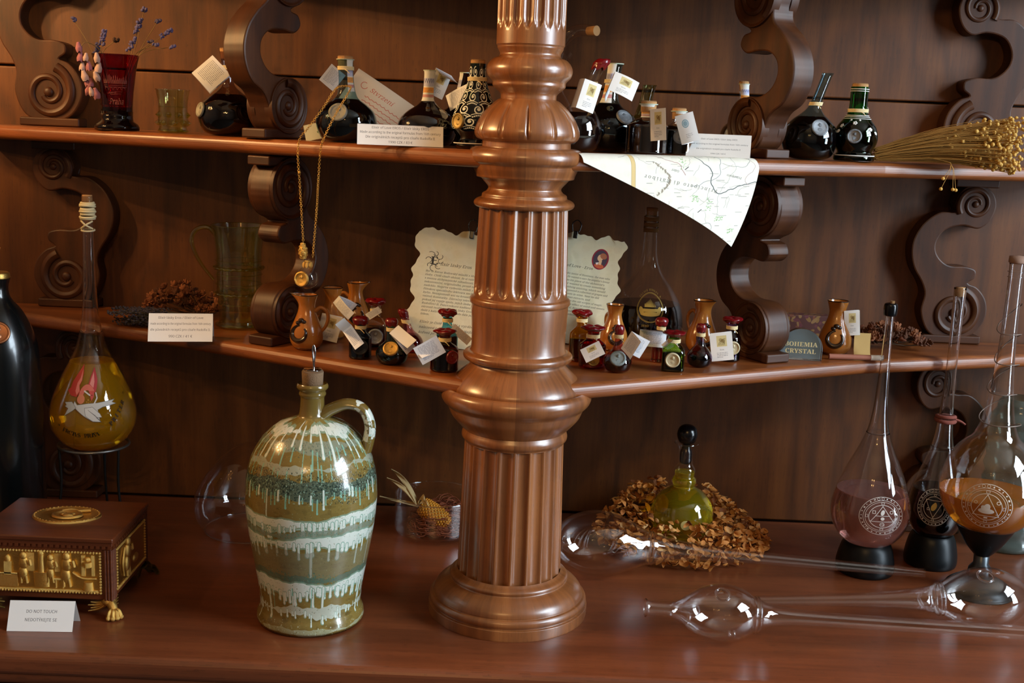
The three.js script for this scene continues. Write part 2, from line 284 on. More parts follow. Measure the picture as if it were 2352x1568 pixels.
// scroll brackets: one outline, sawn from thick board, volutes carved on both faces
function bracket(label, pos, turn, { mirror = 1, thick = 0.046, sy = 1, sx = 1, inner = false } = {}) {
  const b = thing('scroll_bracket', label, 'bracket', pos, turn);
  const flat = [[-0.015, 0.314], [0.012, 0.304], [0.024, 0.278], [0.019, 0.262], [0.024, 0.259], [0.052, 0.258], [0.080, 0.238], [0.098, 0.205], [0.100, 0.178], [0.092, 0.148], [0.074, 0.120], [0.066, 0.098], [0.070, 0.062], [0.050, 0.020], [0.01, 0.008], [-0.035, 0.018], [-0.060, 0.055], [-0.056, 0.090], [-0.036, 0.114], [-0.018, 0.122], [-0.030, 0.132], [-0.030, 0.147], [-0.012, 0.154], [0.026, 0.156], [0.049, 0.176], [0.053, 0.198], [0.038, 0.224], [0.004, 0.234], [-0.026, 0.229], [-0.046, 0.244], [-0.056, 0.275], [-0.045, 0.302]];
  const free = [[0, 0.322], [0.036, 0.308], [0.052, 0.272], [0.046, 0.244], [0.05, 0.226], [0.076, 0.204], [0.098, 0.178], [0.108, 0.148], [0.104, 0.118], [0.088, 0.092], [0.062, 0.076], [0.049, 0.058], [0.036, 0.022], [0, 0.008], [-0.036, 0.022], [-0.048, 0.055], [-0.036, 0.088], [-0.008, 0.102], [0.03, 0.104], [0.056, 0.118], [0.068, 0.14], [0.064, 0.16], [0.045, 0.175], [0.012, 0.178], [-0.018, 0.176], [-0.033, 0.19], [-0.026, 0.206], [-0.008, 0.212], [-0.032, 0.226], [-0.05, 0.25], [-0.053, 0.274], [-0.038, 0.308]];
  const o = inner ? free : flat;
  const pts = new THREE.CatmullRomCurve3(o.map(([x, y]) => V(x * mirror * sx, y * sy, 0)), true, 'centripetal').getPoints(150).map((p) => new THREE.Vector2(p.x, p.y));
  if (mirror < 0) pts.reverse();
  const g = new THREE.ExtrudeGeometry(new THREE.Shape(pts), { depth: thick - 0.006, bevelEnabled: true, bevelThickness: 0.003, bevelSize: 0.003, bevelOffset: -0.003, bevelSegments: 2, steps: 1, curveSegments: 1 });
  g.translate(0, 0, -thick / 2 + 0.003);
  mesh('scroll', grainUV(toCreasedNormals(g, 0.34), 'y', 1.2), M.bracket, b);
  const vol = (cx, cy, R, turns, a0, dir) => {
    for (const s of [-1, 1]) {
      const pt = []; for (let i = 0; i <= 44; i++) { const t = i / 44, r = R * (1 - 0.72 * t), a = a0 + dir * turns * 6.283 * t; pt.push([(cx + r * Math.cos(a)) * mirror * sx, (cy + r * Math.sin(a)) * sy, 0]); }
      const band = taperTube(pt, (t) => R * 0.21 * (1 - 0.5 * t), 88, 8); band.scale(1, 1, 0.7); band.translate(0, 0, s * thick / 2);
      const eye = ball(R * 0.2, cx * mirror * sx, cy * sy, s * thick / 2, 1, 1, 0.7, 14);
      const parts = [band, eye];
      if (inner) parts.push(lathe([[0, 0.0001], [R * 1.02, 0.0001], [R * 1.1, 0.002], [R * 1.16, 0.0045], [R * 1.2, 0.004], [R * 1.2, -0.012]], 40).rotateX(s * Math.PI / 2).translate(cx * mirror * sx, cy * sy, s * thick / 2));
      mesh('volute', grainUV(merge(parts), 'y', 1.2), M.bracket, b);
    }
  };
  if (inner) { vol(0, 0.270, 0.044, 1.7, -0.9, 1); vol(0, 0.055, 0.039, 1.7, 1.4, 1); }
  else { vol(-0.015, 0.276, 0.033, 1.6, -0.6, 1); vol(0.004, 0.062, 0.047, 1.6, 1.9, 1); }
  mesh('foot', grainUV(rbox(0.115, 0.016, thick * 1.12, 0.003, 0.004 * mirror, 0.0085, 0), 'x'), M.bracket, b);
  mesh('cap', grainUV(rbox(0.085, 0.016, thick * 1.05, 0.003, -0.015 * mirror, 0.3125 * sy + 0.004, 0), 'x'), M.bracket, b);
  return b;
}
const TURN = 61.5 * D;
bracket('free-standing scroll bracket beside the green glass jug, under the upper shelf', [-0.41, 0.3952, -0.202], TURN, { inner: true });
bracket('free-standing scroll bracket beside the engraved crystal dome, under the upper shelf', [0.442, 0.3952, -0.232], -TURN, { inner: true, mirror: -1 });
bracket('scroll bracket on the upper shelf in front of the round bottle with white note', [-0.415, 0.7482, -0.2], TURN, { inner: true, mirror: -1 });
bracket('scroll bracket on the upper shelf behind the tent card and draped map', [0.408, 0.7482, -0.235], -TURN, { inner: true, mirror: 1 });
bracket('flat scroll bracket on the panel behind the yellow long-necked flask', [-0.89, 0.3952, -0.48], 0, { thick: 0.04 });
bracket('flat scroll bracket on the panel above the dried brown flowers', [0.875, 0.3952, -0.48], 0, { mirror: -1, thick: 0.04 });
bracket('flat scroll bracket on the panel left of the red glass vase', [-0.905, 0.7482, -0.48], 0, { mirror: -1, thick: 0.04, sy: 1.05 });
bracket('flat scroll bracket on the panel above the dried flax bundle', [0.872, 0.7482, -0.48], 0, { mirror: 1, thick: 0.04, sy: 1.05 });
bracket('flat scroll bracket under the lower shelf behind the yellow flask stand', [-0.89, 0.0002, -0.48], 0, { mirror: -1, thick: 0.04, sy: 1.13 });
bracket('flat scroll bracket under the lower shelf behind the dark red flask', [0.87, 0.0002, -0.48], 0, { mirror: 1, thick: 0.04, sy: 1.13 });

// ---------- printed matter ----------
const lines = (x, x0, y0, w, n, dy, th, a = 0.6, col = '60,60,70') => { for (let i = 0; i < n; i++) { let p = x0 + (i === n - 1 ? 0 : 0); const end = x0 + w * (i === n - 1 ? 0.55 : 0.9 + 0.1 * hash(i, n, 5)); while (p < end) { const l = th * (1.4 + 5 * hash(p | 0, i, 3)); x.fillStyle = `rgba(${col},${a * (0.7 + 0.3 * hash(i, p | 0, 8))})`; x.fillRect(p, y0 + i * dy, Math.min(l, end - p), th); p += l + th * 0.8; } } };
const sketch = (x, X, Y, W, H) => {      // small sepia line drawing
  x.fillStyle = '#d9c88f'; x.fillRect(X, Y, W, H); x.strokeStyle = '#6a5a30'; x.lineWidth = W / 34;
  for (let i = 0; i < 7; i++) { x.beginPath(); x.moveTo(X + W * (0.12 + 0.1 * i), Y + H * 0.9); x.bezierCurveTo(X + W * (0.2 + 0.12 * i), Y + H * 0.5, X + W * (0.75 - 0.05 * i), Y + H * (0.2 + 0.06 * i), X + W * (0.9 - 0.02 * i), Y + H * (0.3 + 0.08 * i)); x.stroke(); }
  x.fillStyle = 'rgba(120,90,40,.45)'; x.beginPath(); x.ellipse(X + W * 0.42, Y + H * 0.4, W * 0.2, H * 0.16, 0.6, 0, 7); x.fill(); x.beginPath(); x.ellipse(X + W * 0.63, Y + H * 0.5, W * 0.17, H * 0.2, -0.5, 0, 7); x.fill();
};
TX.tagFront = canvas(256, 328, (x, w, h) => { x.fillStyle = '#efece6'; x.fillRect(0, 0, w, h); sketch(x, 74, 34, 116, 128); x.fillStyle = '#555'; x.font = '22px serif'; x.textAlign = 'center'; x.fillText('Eros', w / 2, 206); lines(x, 66, 232, 128, 4, 17, 6, 0.55); });
TX.tagText = canvas(256, 328, (x, w, h) => { x.fillStyle = '#eef0f4'; x.fillRect(0, 0, w, h); lines(x, 36, 40, 186, 13, 19, 7, 0.62, '70,75,110'); });
TX.tagBack = canvas(256, 328, (x, w, h) => { x.fillStyle = '#f0f2f4'; x.fillRect(0, 0, w, h); x.fillStyle = 'rgba(120,165,190,.75)'; x.beginPath(); x.arc(118, 110, 48, 0, 7); x.fill(); x.strokeStyle = '#e8f0f4'; x.lineWidth = 5; x.beginPath(); x.arc(118, 110, 32, 0, 7); x.stroke(); lines(x, 90, 230, 100, 3, 18, 6, 0.4); });
M.tagFront = std({ map: TX.tagFront, roughness: 0.85 }); M.tagText = std({ map: TX.tagText, roughness: 0.85 }); M.tagBack = std({ map: TX.tagBack, roughness: 0.85 });
function cardTexture(rows, w = 768, h = 192) { return canvas(w, h, (x) => { x.fillStyle = '#f1efea'; x.fillRect(0, 0, w, h); x.fillStyle = '#5a5a5c'; x.textAlign = 'center'; rows.forEach(([s, size, y]) => { x.font = size + 'px sans-serif'; x.fillText(s, w / 2, y, w * 0.94); }); }); }
// leaves hinge on one edge; a = opening angle of each leaf
function card(label, pos, rot, w, h, leaves, hinge = 'left', bow = 0.06) {
  const t = thing('folded_tag', label, 'tag', pos); t.rotation.set(rot[0] * D, rot[1] * D, rot[2] * D, 'YXZ');
  leaves.forEach(([angle, print], k) => {
    const g = sheet((u, v) => hinge === 'left' ? V(u * w, (v - 0.5) * h, bow * w * Math.sin(u * 3.1) * (k ? -1 : 1)) : V((u - 0.5) * w, (v - 1) * h, bow * h * Math.sin(v * 3.1) * (k ? -1 : 1)), 8, 6);
    const m = mesh('leaf', g, [print, M.paper], t);
    if (hinge === 'left') m.rotation.y = -angle * D; else m.rotation.x = angle * D;
  });
  return t;
}
function tentCard(label, pos, turn, w, h, spread, tex, lean = 0) {
  const t = thing('tent_card', label, 'sign', pos, turn), a = Math.asin(spread / h), print = std({ map: tex, roughness: 0.8 });
  const f = mesh('front_panel', sheet((u, v) => V((u - 0.5) * w, (v - 1) * h, 0), 2, 2), [print, M.paper], t), b = mesh('rear_panel', sheet((u, v) => V((0.5 - u) * w, (v - 1) * h, 0), 2, 2), [M.paper, M.paper], t);
  const top = h * Math.cos(a); f.position.y = b.position.y = top; f.rotation.x = -a; b.rotation.x = a;
  return t;
}

// ---------- bottles ----------
const roundFlask = (h, R, nr) => smooth([[0, 0], [R * 0.5, 0.001], [R * 0.82, h * 0.045], [R * 0.985, h * 0.17], [R, h * 0.27], [R * 0.9, h * 0.38], [R * 0.66, h * 0.465], [R * 0.4, h * 0.535], [nr * 1.2, h * 0.61], [nr, h * 0.74], [nr, h * 0.94], [nr * 1.12, h]], 60);
const apothecary = (h, R, nr) => [[0, 0], ...smooth([[R * 0.86, 0], [R, h * 0.03], [R, h * 0.1]], 8), ...smooth([[R, h * 0.5], [R * 0.96, h * 0.58], [R * 0.7, h * 0.66], [nr * 1.1, h * 0.72], [nr, h * 0.78], [nr, h * 0.9], [nr * 1.25, h * 0.97]], 24)];
const dropFlask = (h, R, nr) => smooth([[0, 0], [R * 0.55, 0.001], [R * 0.86, h * 0.06], [R, h * 0.2], [R * 0.97, h * 0.3], [R * 0.72, h * 0.43], [R * 0.42, h * 0.54], [nr * 1.1, h * 0.66], [nr, h * 0.78], [nr, h * 0.96]], 50);
function sealGeo(r) {
  const g = [lathe([[0, 0.0009], [r * 0.72, 0.0012], [r * 0.78, 0.0024], [r * 0.9, 0.003], [r, 0.0016], [r, -0.001]], 30).rotateX(Math.PI / 2)];
  g.push(ball(r * 0.2, r * 0.05, r * 0.3, 0.001, 1, 1.15, 0.25 * 0.004 / (r * 0.2) + 0.3), ball(r * 0.3, 0, -r * 0.3, 0.0006, 1.1, 0.9, 0.22), ball(r * 0.13, -r * 0.12, r * 0.28, 0.0012, 1, 0.7, 0.4));
  return merge(g);
}
const warpWax = (pts, h) => warp(lathe(pts, 30), (v) => { const a = Math.atan2(v.x, v.z), k = 1 + 0.06 * Math.sin(a * 4 + h * 700) + 0.04 * Math.sin(a * 7 + h * 300); v.x *= k; v.z *= k; v.y += h * 0.012 * Math.sin(a * 5 + h * 500); });
function bottle(o) {
  const { pos, h, prof, level = 0.5, lean = [0, 0], turn = 0, tilt = [0, 0] } = o;
  const b = thing(o.name ?? 'elixir_bottle', o.label, o.category ?? 'bottle', pos, turn, o.group);
  if (tilt[0] || tilt[1]) b.rotation.set(tilt[0] * D, turn, tilt[1] * D, 'YXZ');
  const y0 = (o.leanFrom ?? 0.5) * h, shear = (g) => (lean[0] || lean[1]) ? warp(g, (v) => { const k = Math.max(0, v.y - y0), e = k * k / (k + 0.12 * h); v.x += lean[0] * e; v.z += lean[1] * e; }) : g;
  const sq = (g) => o.square ? warp(g, (v) => { const r = Math.hypot(v.x, v.z); if (r < 1e-4) return; const f = 1 - Math.min(1, Math.max(0, (v.y / h - 0.5) / 0.14)), a = Math.atan2(v.z, v.x), c = Math.max(Math.abs(Math.cos(a)), Math.abs(Math.sin(a))), k = Math.min(1.22, 1 / c) * 0.92; const s = 1 + (k - 1) * f; v.x *= s; v.z *= s; }) : g;
  mesh('glass', shear(sq(lathe(prof, o.seg ?? 48))), o.glass ?? M.glass, b);
  if (o.liq) {
    const L = level * h, inner = prof.filter((p) => p[1] < L && p[1] > h * 0.02).map(([r, y]) => [Math.max(0, r - 0.0012), y]), r0 = radiusAt(prof, h * 0.02) - 0.0015;
    mesh('liquid', shear(sq(lathe([[0, 0.0016], [Math.max(0.001, r0 * 0.9), 0.0018], ...inner, [radiusAt(prof, L) - 0.0012, L], [0, L]], o.seg ?? 48))), o.liq, b);
  }
  const topR = prof[prof.length - 1][0], topY = prof[prof.length - 1][1];
  if (o.cork) mesh('cork', shear(lathe([[0, topY - 0.012], [topR * 0.86, topY - 0.012], [topR * 0.9, topY + 0.004], [topR * 0.84, topY + 0.006], [0, topY + 0.006]], 20)), M.cork, b);
  if (o.wax) { const w = o.wax === true ? 1 : o.wax, g = lathe(smooth([[topR * 1.06, topY - h * 0.05 * w], [topR * 1.22, topY - h * 0.03 * w], [topR * 1.3, topY], [topR * 1.38, topY + h * 0.03 * w], [topR * 1.1, topY + h * 0.07 * w], [topR * 0.6, topY + h * 0.078 * w], [0, topY + h * 0.075 * w]], 22), 26); warp(g, (v) => { const a = Math.atan2(v.x, v.z); v.y += h * 0.02 * Math.sin(a * 5 + h * 900) * (v.y < topY ? 1 : 0.25); }); mesh('wax_seal', shear(g), o.waxMat ?? M.wax, b); }
  if (o.flare) { mesh('wax_seal', shear(warpWax(smooth([[topR * 1.02, topY - h * 0.045], [topR * 1.12, topY - h * 0.02], [topR * 1.5, topY + h * 0.012], [topR * 1.58, topY + h * 0.045], [topR * 1.25, topY + h * 0.078], [topR * 0.6, topY + h * 0.086], [0, topY + h * 0.08]], 24), h)), M.wax, b); }
  if (o.string) { const y = (typeof o.string === 'number' ? o.string : 0.84) * h, r = radiusAt(prof, y), g = []; for (let k = 0; k < 4; k++) g.push(at(new THREE.TorusGeometry(r + 0.0006, 0.0009, 6, 22).rotateX(Math.PI / 2), 0, y + k * 0.0015, 0)); g.push(tube([[0, y, r], [0.004, y - 0.002, r + 0.003], [0.008, y - 0.006, r + 0.004]], 0.0007, 8, 5)); mesh('string', shear(merge(g)), o.stringMat ?? M.twine, b); }
  if (o.strip) { const s = o.strip, w = s.w ?? 1.6; mesh('paper_strip', shear(patch(prof, h * s.y0, topY - 0.0005, s.az ?? 0, w, 0.0004, 10, 12)), M.stamp, b); mesh('paper_strip', shear(at(new THREE.CylinderGeometry(topR * 1.06, topR * 1.03, 0.0014, 18), 0, topY + 0.0004, 0)), M.stampTop, b); }
  if (o.seal) for (const s of Array.isArray(o.seal) ? o.seal : [o.seal]) {
    const y = s.y * h, r = radiusAt(prof, y) * (o.square ? 0.95 : 1), dr = (radiusAt(prof, y + 0.003) - radiusAt(prof, y - 0.003)) / 0.006, n = V(Math.sin(s.az), -dr, Math.cos(s.az)).normalize();
    const m = mesh('seal', sealGeo(s.r), s.mat ?? M.pewter, b); m.position.set(r * Math.sin(s.az), y, r * Math.cos(s.az)).addScaledVector(n, 0.0008); m.quaternion.setFromUnitVectors(V(0, 0, 1), n);
  }
  return b;
}
TX.stamp = canvas(96, 256, (x, w, h) => { x.fillStyle = '#d6d8d2'; x.fillRect(0, 0, w, h); x.fillStyle = '#b9bcd6'; x.fillRect(0, 60, w, 70); x.fillStyle = '#d99a4e'; x.fillRect(0, 140, w, 44); x.fillStyle = '#c08a8a'; x.fillRect(0, 200, w, 24); x.strokeStyle = '#55608a'; x.lineWidth = 4; for (let i = 0; i < 5; i++) { x.beginPath(); x.moveTo(8 + i * 18, 66); x.lineTo(16 + i * 18, 100); x.lineTo(24 + i * 18, 66); x.stroke(); } lines(x, 14, 150, 70, 3, 12, 4, 0.5, '90,60,20'); });
M.stamp = std({ map: TX.stamp, roughness: 0.7 }); M.stampTop = std({ color: 0xb9c4ae, roughness: 0.8 });

// ---------- upper shelf ----------
const YU = 0.7482;
{ // ruby vase
  const v = thing('glass_vase', 'tall ruby red glass vase with engraved city view on upper shelf', 'vase', [-0.734, YU, -0.33]);
  const h = 0.134, p = [[0, 0.001], [0.038, 0.0012], [0.039, 0.006], [0.036, 0.011], [0.0285, 0.016], [0.0275, 0.024], [0.0285, 0.05], [0.0315, 0.08], [0.036, 0.112], [0.041, h]], ps = [...p.slice(0, 2), ...smooth(p.slice(1), 40)];
  mesh('bowl', lathe([...ps, [0.0395, h], [0.0345, 0.112], [0.030, 0.08], [0.027, 0.05], [0.0255, 0.024], [0, 0.022]], 56), phy({ color: 0xffffff, transmission: 1, thickness: 0.02, roughness: 0.0, ior: 1.5, attenuationColor: new THREE.Color(0.42, 0.003, 0.008), attenuationDistance: 0.0018 }), v);
  mesh('foot', lathe([[0, 0.0005], [0.0386, 0.0008], [0.0396, 0.006], [0.0366, 0.0115], [0.0290, 0.0165], [0.0282, 0.024], [0.0286, 0.034], [0, 0.034]], 48), phy({ color: 0x080203, roughness: 0.08 }), v);
  TX.vase = canvas(512, 512, (x, w, h2) => { x.clearRect(0, 0, w, h2); x.strokeStyle = x.fillStyle = 'rgba(225,150,140,.55)'; x.lineWidth = 3;
    for (let i = 0; i < 26; i++) { const X = 60 + i * 15, t = 90 + 60 * Math.abs(Math.sin(i * 1.7)) + (i > 3 && i < 9 ? -40 : 0); x.beginPath(); x.moveTo(X, 190); x.lineTo(X + 6, t); x.lineTo(X + 13, 190); x.stroke(); }
    for (let i = 0; i < 5; i++) { x.beginPath(); x.arc(110 + i * 72, 260, 30, Math.PI, 0); x.stroke(); } x.fillRect(60, 206, 400, 3); x.fillRect(70, 226, 380, 3); for (let i = 0; i < 6; i++) x.fillRect(80 + hash(i, 2, 1) * 200, 278 + i * 6, 120, 2);
    x.font = 'italic 92px serif'; x.textAlign = 'center'; x.fillText('Praha', 270, 420); });
  mesh('engraving', patch(ps, 0.032, 0.112, toCam(-0.734, -0.33) - 0.05, 1.7, 0.0004, 20, 16), std({ map: TX.vase, transparent: true, roughness: 0.6 }), v);
}
{ // lavender and dried blossoms standing in the vase
  const stem = std({ color: 0x7a6238, roughness: 0.9 }), lav = std({ color: 0x5a5686, roughness: 0.9 }), lav2 = std({ color: 0x46405f, roughness: 0.9 }), brown = std({ color: 0x3c2416, roughness: 0.9 });
  const bl = new THREE.OctahedronGeometry(0.0026, 1);
  const tips = [[-0.805, 0.942, 0.01], [-0.7527, 0.9237, 0], [-0.7257, 0.9096, 0.01], [-0.757, 0.9, 0.02], [-0.68, 0.964, 0], [-0.682, 0.945, 0.015], [-0.6586, 0.9463, -0.01], [-0.6316, 0.93, 0], [-0.692, 0.9124, 0.02], [-0.6733, 0.9102, -0.02], [-0.6546, 0.9033, 0.01], [-0.628, 0.9006, 0]];
  tips.forEach(([x, y, z], i) => {
    const bx = -0.734 + (x + 0.72) * 0.25, s = thing('lavender_sprig', i === 2 ? 'brown-headed dried sprig standing in the ruby vase' : [1, 3, 5, 7, 8].includes(i) ? 'dried lavender sprig with long flower spike in the ruby vase' : 'dried lavender sprig with one small tip cluster in the ruby vase', 'flower', [bx, YU + 0.036, -0.33 + z * 0.5], 0, i === 2 ? null : [1, 3, 5, 7, 8].includes(i) ? 'long-spiked lavender in the ruby vase' : 'small-tipped lavender in the ruby vase');
    const T = [x - bx, y - YU - 0.036, z * 0.5], rimx = (-0.734 + (x > -0.72 ? 0.03 : -0.03) - bx) * 0.9;
    mesh('stem', tube([[0, 0, 0], [rimx * 0.6, 0.06, 0], [rimx + (T[0] - rimx) * 0.2, 0.1, T[2] * 0.5], T], 0.0006, 20, 5), stem, s);
    const g = [], long = i === 1 || i === 3 || i === 5 || i === 7 || i === 8, n = long ? 20 : 9, dx = T[0] - rimx, dy = T[1] - 0.1, dl = Math.hypot(dx, dy) || 1;
    for (let k = 0; k < n; k++) { const q = long ? k / n * 0.026 : rr(0, 0.005), m = bl.clone(); m.scale(rr(0.7, 1.2), rr(0.9, 1.6), rr(0.7, 1.2)); m.rotateZ(rr(0, 3)); m.translate(T[0] - dx / dl * q + rr(-0.0035, 0.0035), T[1] - dy / dl * q + rr(-0.002, 0.002), T[2] + rr(-0.003, 0.003)); g.push(m); }
    mesh('blossoms', merge(g), i === 2 ? brown : i % 3 ? lav : lav2, s);
  });
  const f = thing('dried_bellflower', 'hanging stalk of dried pink bell blossoms over the rim of the ruby vase', 'flower', [-0.755, YU + 0.06, -0.31]);
  const O = (x, y, z) => [x + 0.755, y - YU - 0.06, z + 0.31];
  mesh('stem', merge([tube([O(-0.748, 0.82, -0.322), O(-0.752, 0.884, -0.312), O(-0.775, 0.9, -0.295), O(-0.782, 0.885, -0.29), O(-0.776, 0.85, -0.29), O(-0.766, 0.815, -0.29)], 0.0007, 30, 5), tube([O(-0.752, 0.884, -0.31), O(-0.7515, 0.875, -0.29), O(-0.75, 0.842, -0.288)], 0.0007, 12, 5)]), stem, f);
  const pet = std({ color: 0x9a5f68, roughness: 0.85 }), pet2 = std({ color: 0xb99a90, roughness: 0.85 }), bell = lathe(smooth([[0, 0.008], [0.0022, 0.0075], [0.0038, 0.003], [0.0055, -0.002], [0.0046, -0.0075]], 12), 9);
  warp(bell, (v) => { const a = Math.atan2(v.x, v.z); v.y += -0.0018 * Math.cos(a * 5) * (v.y < -0.002 ? 1 : 0.2); });
  for (const [x, y] of [[-0.7816, 0.8905], [-0.779, 0.874], [-0.771, 0.874], [-0.778, 0.858], [-0.767, 0.859], [-0.752, 0.874], [-0.7495, 0.857], [-0.7506, 0.842], [-0.773, 0.842], [-0.7717, 0.832], [-0.765, 0.831], [-0.768, 0.818], [-0.762, 0.815], [-0.755, 0.812]])
  { const m = mesh('blossom', bell, rnd() > 0.35 ? pet : pet2, f); const q = O(x, y, -0.288); m.position.set(q[0] + rr(-0.002, 0.002), q[1], q[2] + rr(-0.004, 0.006)); m.rotation.set(rr(-0.3, 0.3), rr(0, 6), rr(-0.4, 0.4)); m.scale.setScalar(rr(0.9, 1.25)); }
}
{ // prunted tumbler
  const t = thing('glass_tumbler', 'pale green glass tumbler with applied prunts on upper shelf', 'glass', [-0.62, YU, -0.29]);
  const p = [[0, 0.0008], [0.024, 0.001], [0.0255, 0.006], ...smooth([[0.024, 0.01], [0.0262, 0.02], [0.0258, 0.035], [0.0255, 0.045], [0.0268, 0.06], [0.0298, 0.076]], 20)];
  mesh('cup', hollow(p, 44), M.glassGreen, t);
  mesh('rim', at(new THREE.TorusGeometry(0.0298, 0.0007, 8, 44).rotateX(Math.PI / 2), 0, 0.076, 0), M.glassSolid, t);
  mesh('thread', merge([at(new THREE.TorusGeometry(0.0256, 0.0006, 6, 40).rotateX(Math.PI / 2), 0, 0.046, 0), at(new THREE.TorusGeometry(0.0252, 0.0022, 8, 40).rotateX(Math.PI / 2), 0, 0.004, 0)]), M.glassTrail, t);
  const prunt = lathe(smooth([[0, 0.0062], [0.0015, 0.0045], [0.0042, 0.002], [0.0052, 0], [0.004, -0.001]], 10), 12).rotateX(Math.PI / 2), pm = M.glassTrail;
  for (let k = 0; k < 16; k++) { const a = k / 8 * 6.283 + (k > 7 ? 0.39 : 0), m = mesh('prunt', prunt, pm, t); m.position.set(0.0257 * Math.sin(a), k > 7 ? 0.018 : 0.032, 0.0257 * Math.cos(a)); m.rotation.y = a; }
}
const cloudy = phy({ color: 0xc9b8b0, transmission: 1, thickness: 0, roughness: 0.05, ior: 1.6 }), neckBlue = phy({ color: 0xbcd8e0, transmission: 1, thickness: 0, roughness: 0.02, ior: 1.6 });
const cloud = std({ color: 0x8c8a7e, metalness: 0.35, roughness: 0.5, bumpMap: TX.grit, bumpScale: 0.0004 });
bottle({ name: 'elixir_bottle', label: 'squat round dark bottle half hidden by scroll bracket, white note tied on', pos: [-0.509, YU, -0.245], h: 0.143, prof: roundFlask(0.143, 0.052, 0.009), level: 0.5, liq: M.darkLiquid, glass: cloudy, cork: true, string: 0.8, lean: [-0.1, 0], seal: { az: toCam(-0.509, -0.245) - 1.15, y: 0.3, r: 0.013, mat: cloud } });
card('white printed note tied to the round bottle behind the scroll bracket', [-0.536, 0.866, -0.175], [-10, 10, -47], 0.044, 0.046, [[6, M.tagText], [-14, M.tagText]], 'left', 0.05);
bottle({ label: 'round dark bottle with blue-tinted neck and gold chain, clear disc seal', pos: [-0.286, YU, -0.125], h: 0.132, prof: roundFlask(0.132, 0.0495, 0.0125), level: 0.53, liq: M.darkLiquid, glass: neckBlue, cork: true, string: 0.88, lean: [-0.06, 0], strip: { y0: 0.62, az: 0.75, w: 0.9 }, seal: { az: toCam(-0.286, -0.125) - 0.3, y: 0.36, r: 0.0155, mat: cloud } });
card('white tag behind the blue-necked bottle with the gold chain', [-0.33, 0.862, -0.175], [0, 0, -38], 0.03, 0.034, [[0, M.tagText]]);
{ TX.letter = canvas(512, 320, (x, w, h) => { x.fillStyle = '#cdbda6'; x.fillRect(0, 0, w, h); x.strokeStyle = x.fillStyle = 'rgba(176,60,40,.75)'; x.font = 'italic 46px serif'; x.fillText('Stvrzení', 150, 96); x.lineWidth = 4; for (let i = 0; i < 5; i++) { x.beginPath(); x.moveTo(140, 140 + i * 34); for (let k = 0; k < 30; k++) x.lineTo(140 + k * 11, 140 + i * 34 + 9 * Math.sin(k * 2.1 + i) * hash(k, i, 4)); x.stroke(); } x.beginPath(); x.arc(100, 80, 24, 0, 5); x.stroke(); });
  const l = mesh('handwritten_sheet', sheet((u, v) => V((u - 0.5) * 0.13, (v - 0.5) * 0.075, 0.008 * Math.sin(u * 3.1)), 12, 6), [std({ map: TX.letter, roughness: 0.9 }), M.paper]); l.position.set(-0.246, 0.806, -0.215); l.rotation.set(-0.15, 0, -0.56, 'YXZ'); tag(l, 'beige sheet with red handwriting leaning behind two dark bottles', 'sheet');
  const q = mesh('painted_scrap', sheet((u, v) => V((u - 0.5) * 0.05, (v - 0.5) * 0.03, 0.004 * Math.sin(u * 3)), 6, 4), [std({ map: canvas(128, 80, (x) => { x.fillStyle = '#b9bcae'; x.fillRect(0, 0, 128, 80); x.fillStyle = '#b05a60'; x.beginPath(); x.arc(92, 36, 15, 0, 7); x.fill(); x.fillStyle = '#4a6a48'; x.beginPath(); x.ellipse(70, 52, 20, 8, 0.5, 0, 7); x.fill(); }), roughness: 0.9 }), M.paper]); q.position.set(-0.335, 0.7632, -0.155); q.rotation.set(-0.5, 0.1, 0.25); tag(q, 'small scrap of flowered paper beside the chained bottle', 'paper'); }
bottle({ label: 'round dark bottle with straight stamped neck behind the upper price card', pos: [-0.150, YU, -0.075], h: 0.118, prof: roundFlask(0.118, 0.0475, 0.0088), level: 0.62, liq: M.darkLiquid, cork: false, lean: [0.05, 0], strip: { y0: 0.6, az: 0.1, w: 2.2 } });
tentCard('long white tent card with price of the love elixir on upper shelf', [-0.187, YU + 0.0005, -0.024], 0.13, 0.133, 0.0335, 0.012, cardTexture([['Elixir of Love EROS / Elixír lásky EROS', 31, 40], ['Made according to the original formulas from 16th century', 31, 84], ['Dle originálních receptů pro císaře Rudolfa II', 31, 128], ['1990 CZK / 83 €', 31, 172]]));
card('small picture tag hanging between two dark bottles by the column', [-0.1275, 0.867, -0.105], [0, 28, -22], 0.03, 0.042, [[0, M.tagFront], [-70, M.tagText]], 'top', 0.02);
card('pale printed leaf lying against the white-scrolled bottle', [-0.118, 0.817, -0.085], [0, -35, 24], 0.05, 0.026, [[0, M.tagText]]);
bottle({ label: 'dark bottle with square amber paper-capped neck behind the white-scrolled bottle', pos: [-0.106, YU, -0.185], h: 0.121, prof: roundFlask(0.121, 0.045, 0.0105), level: 0.55, liq: M.darkLiquid, glass: phy({ color: 0x8a5a30, transmission: 1, thickness: 0, roughness: 0.03 }), lean: [0.22, 0], leanFrom: 0.45, strip: { y0: 0.62, az: -0.9, w: 0.9 } });
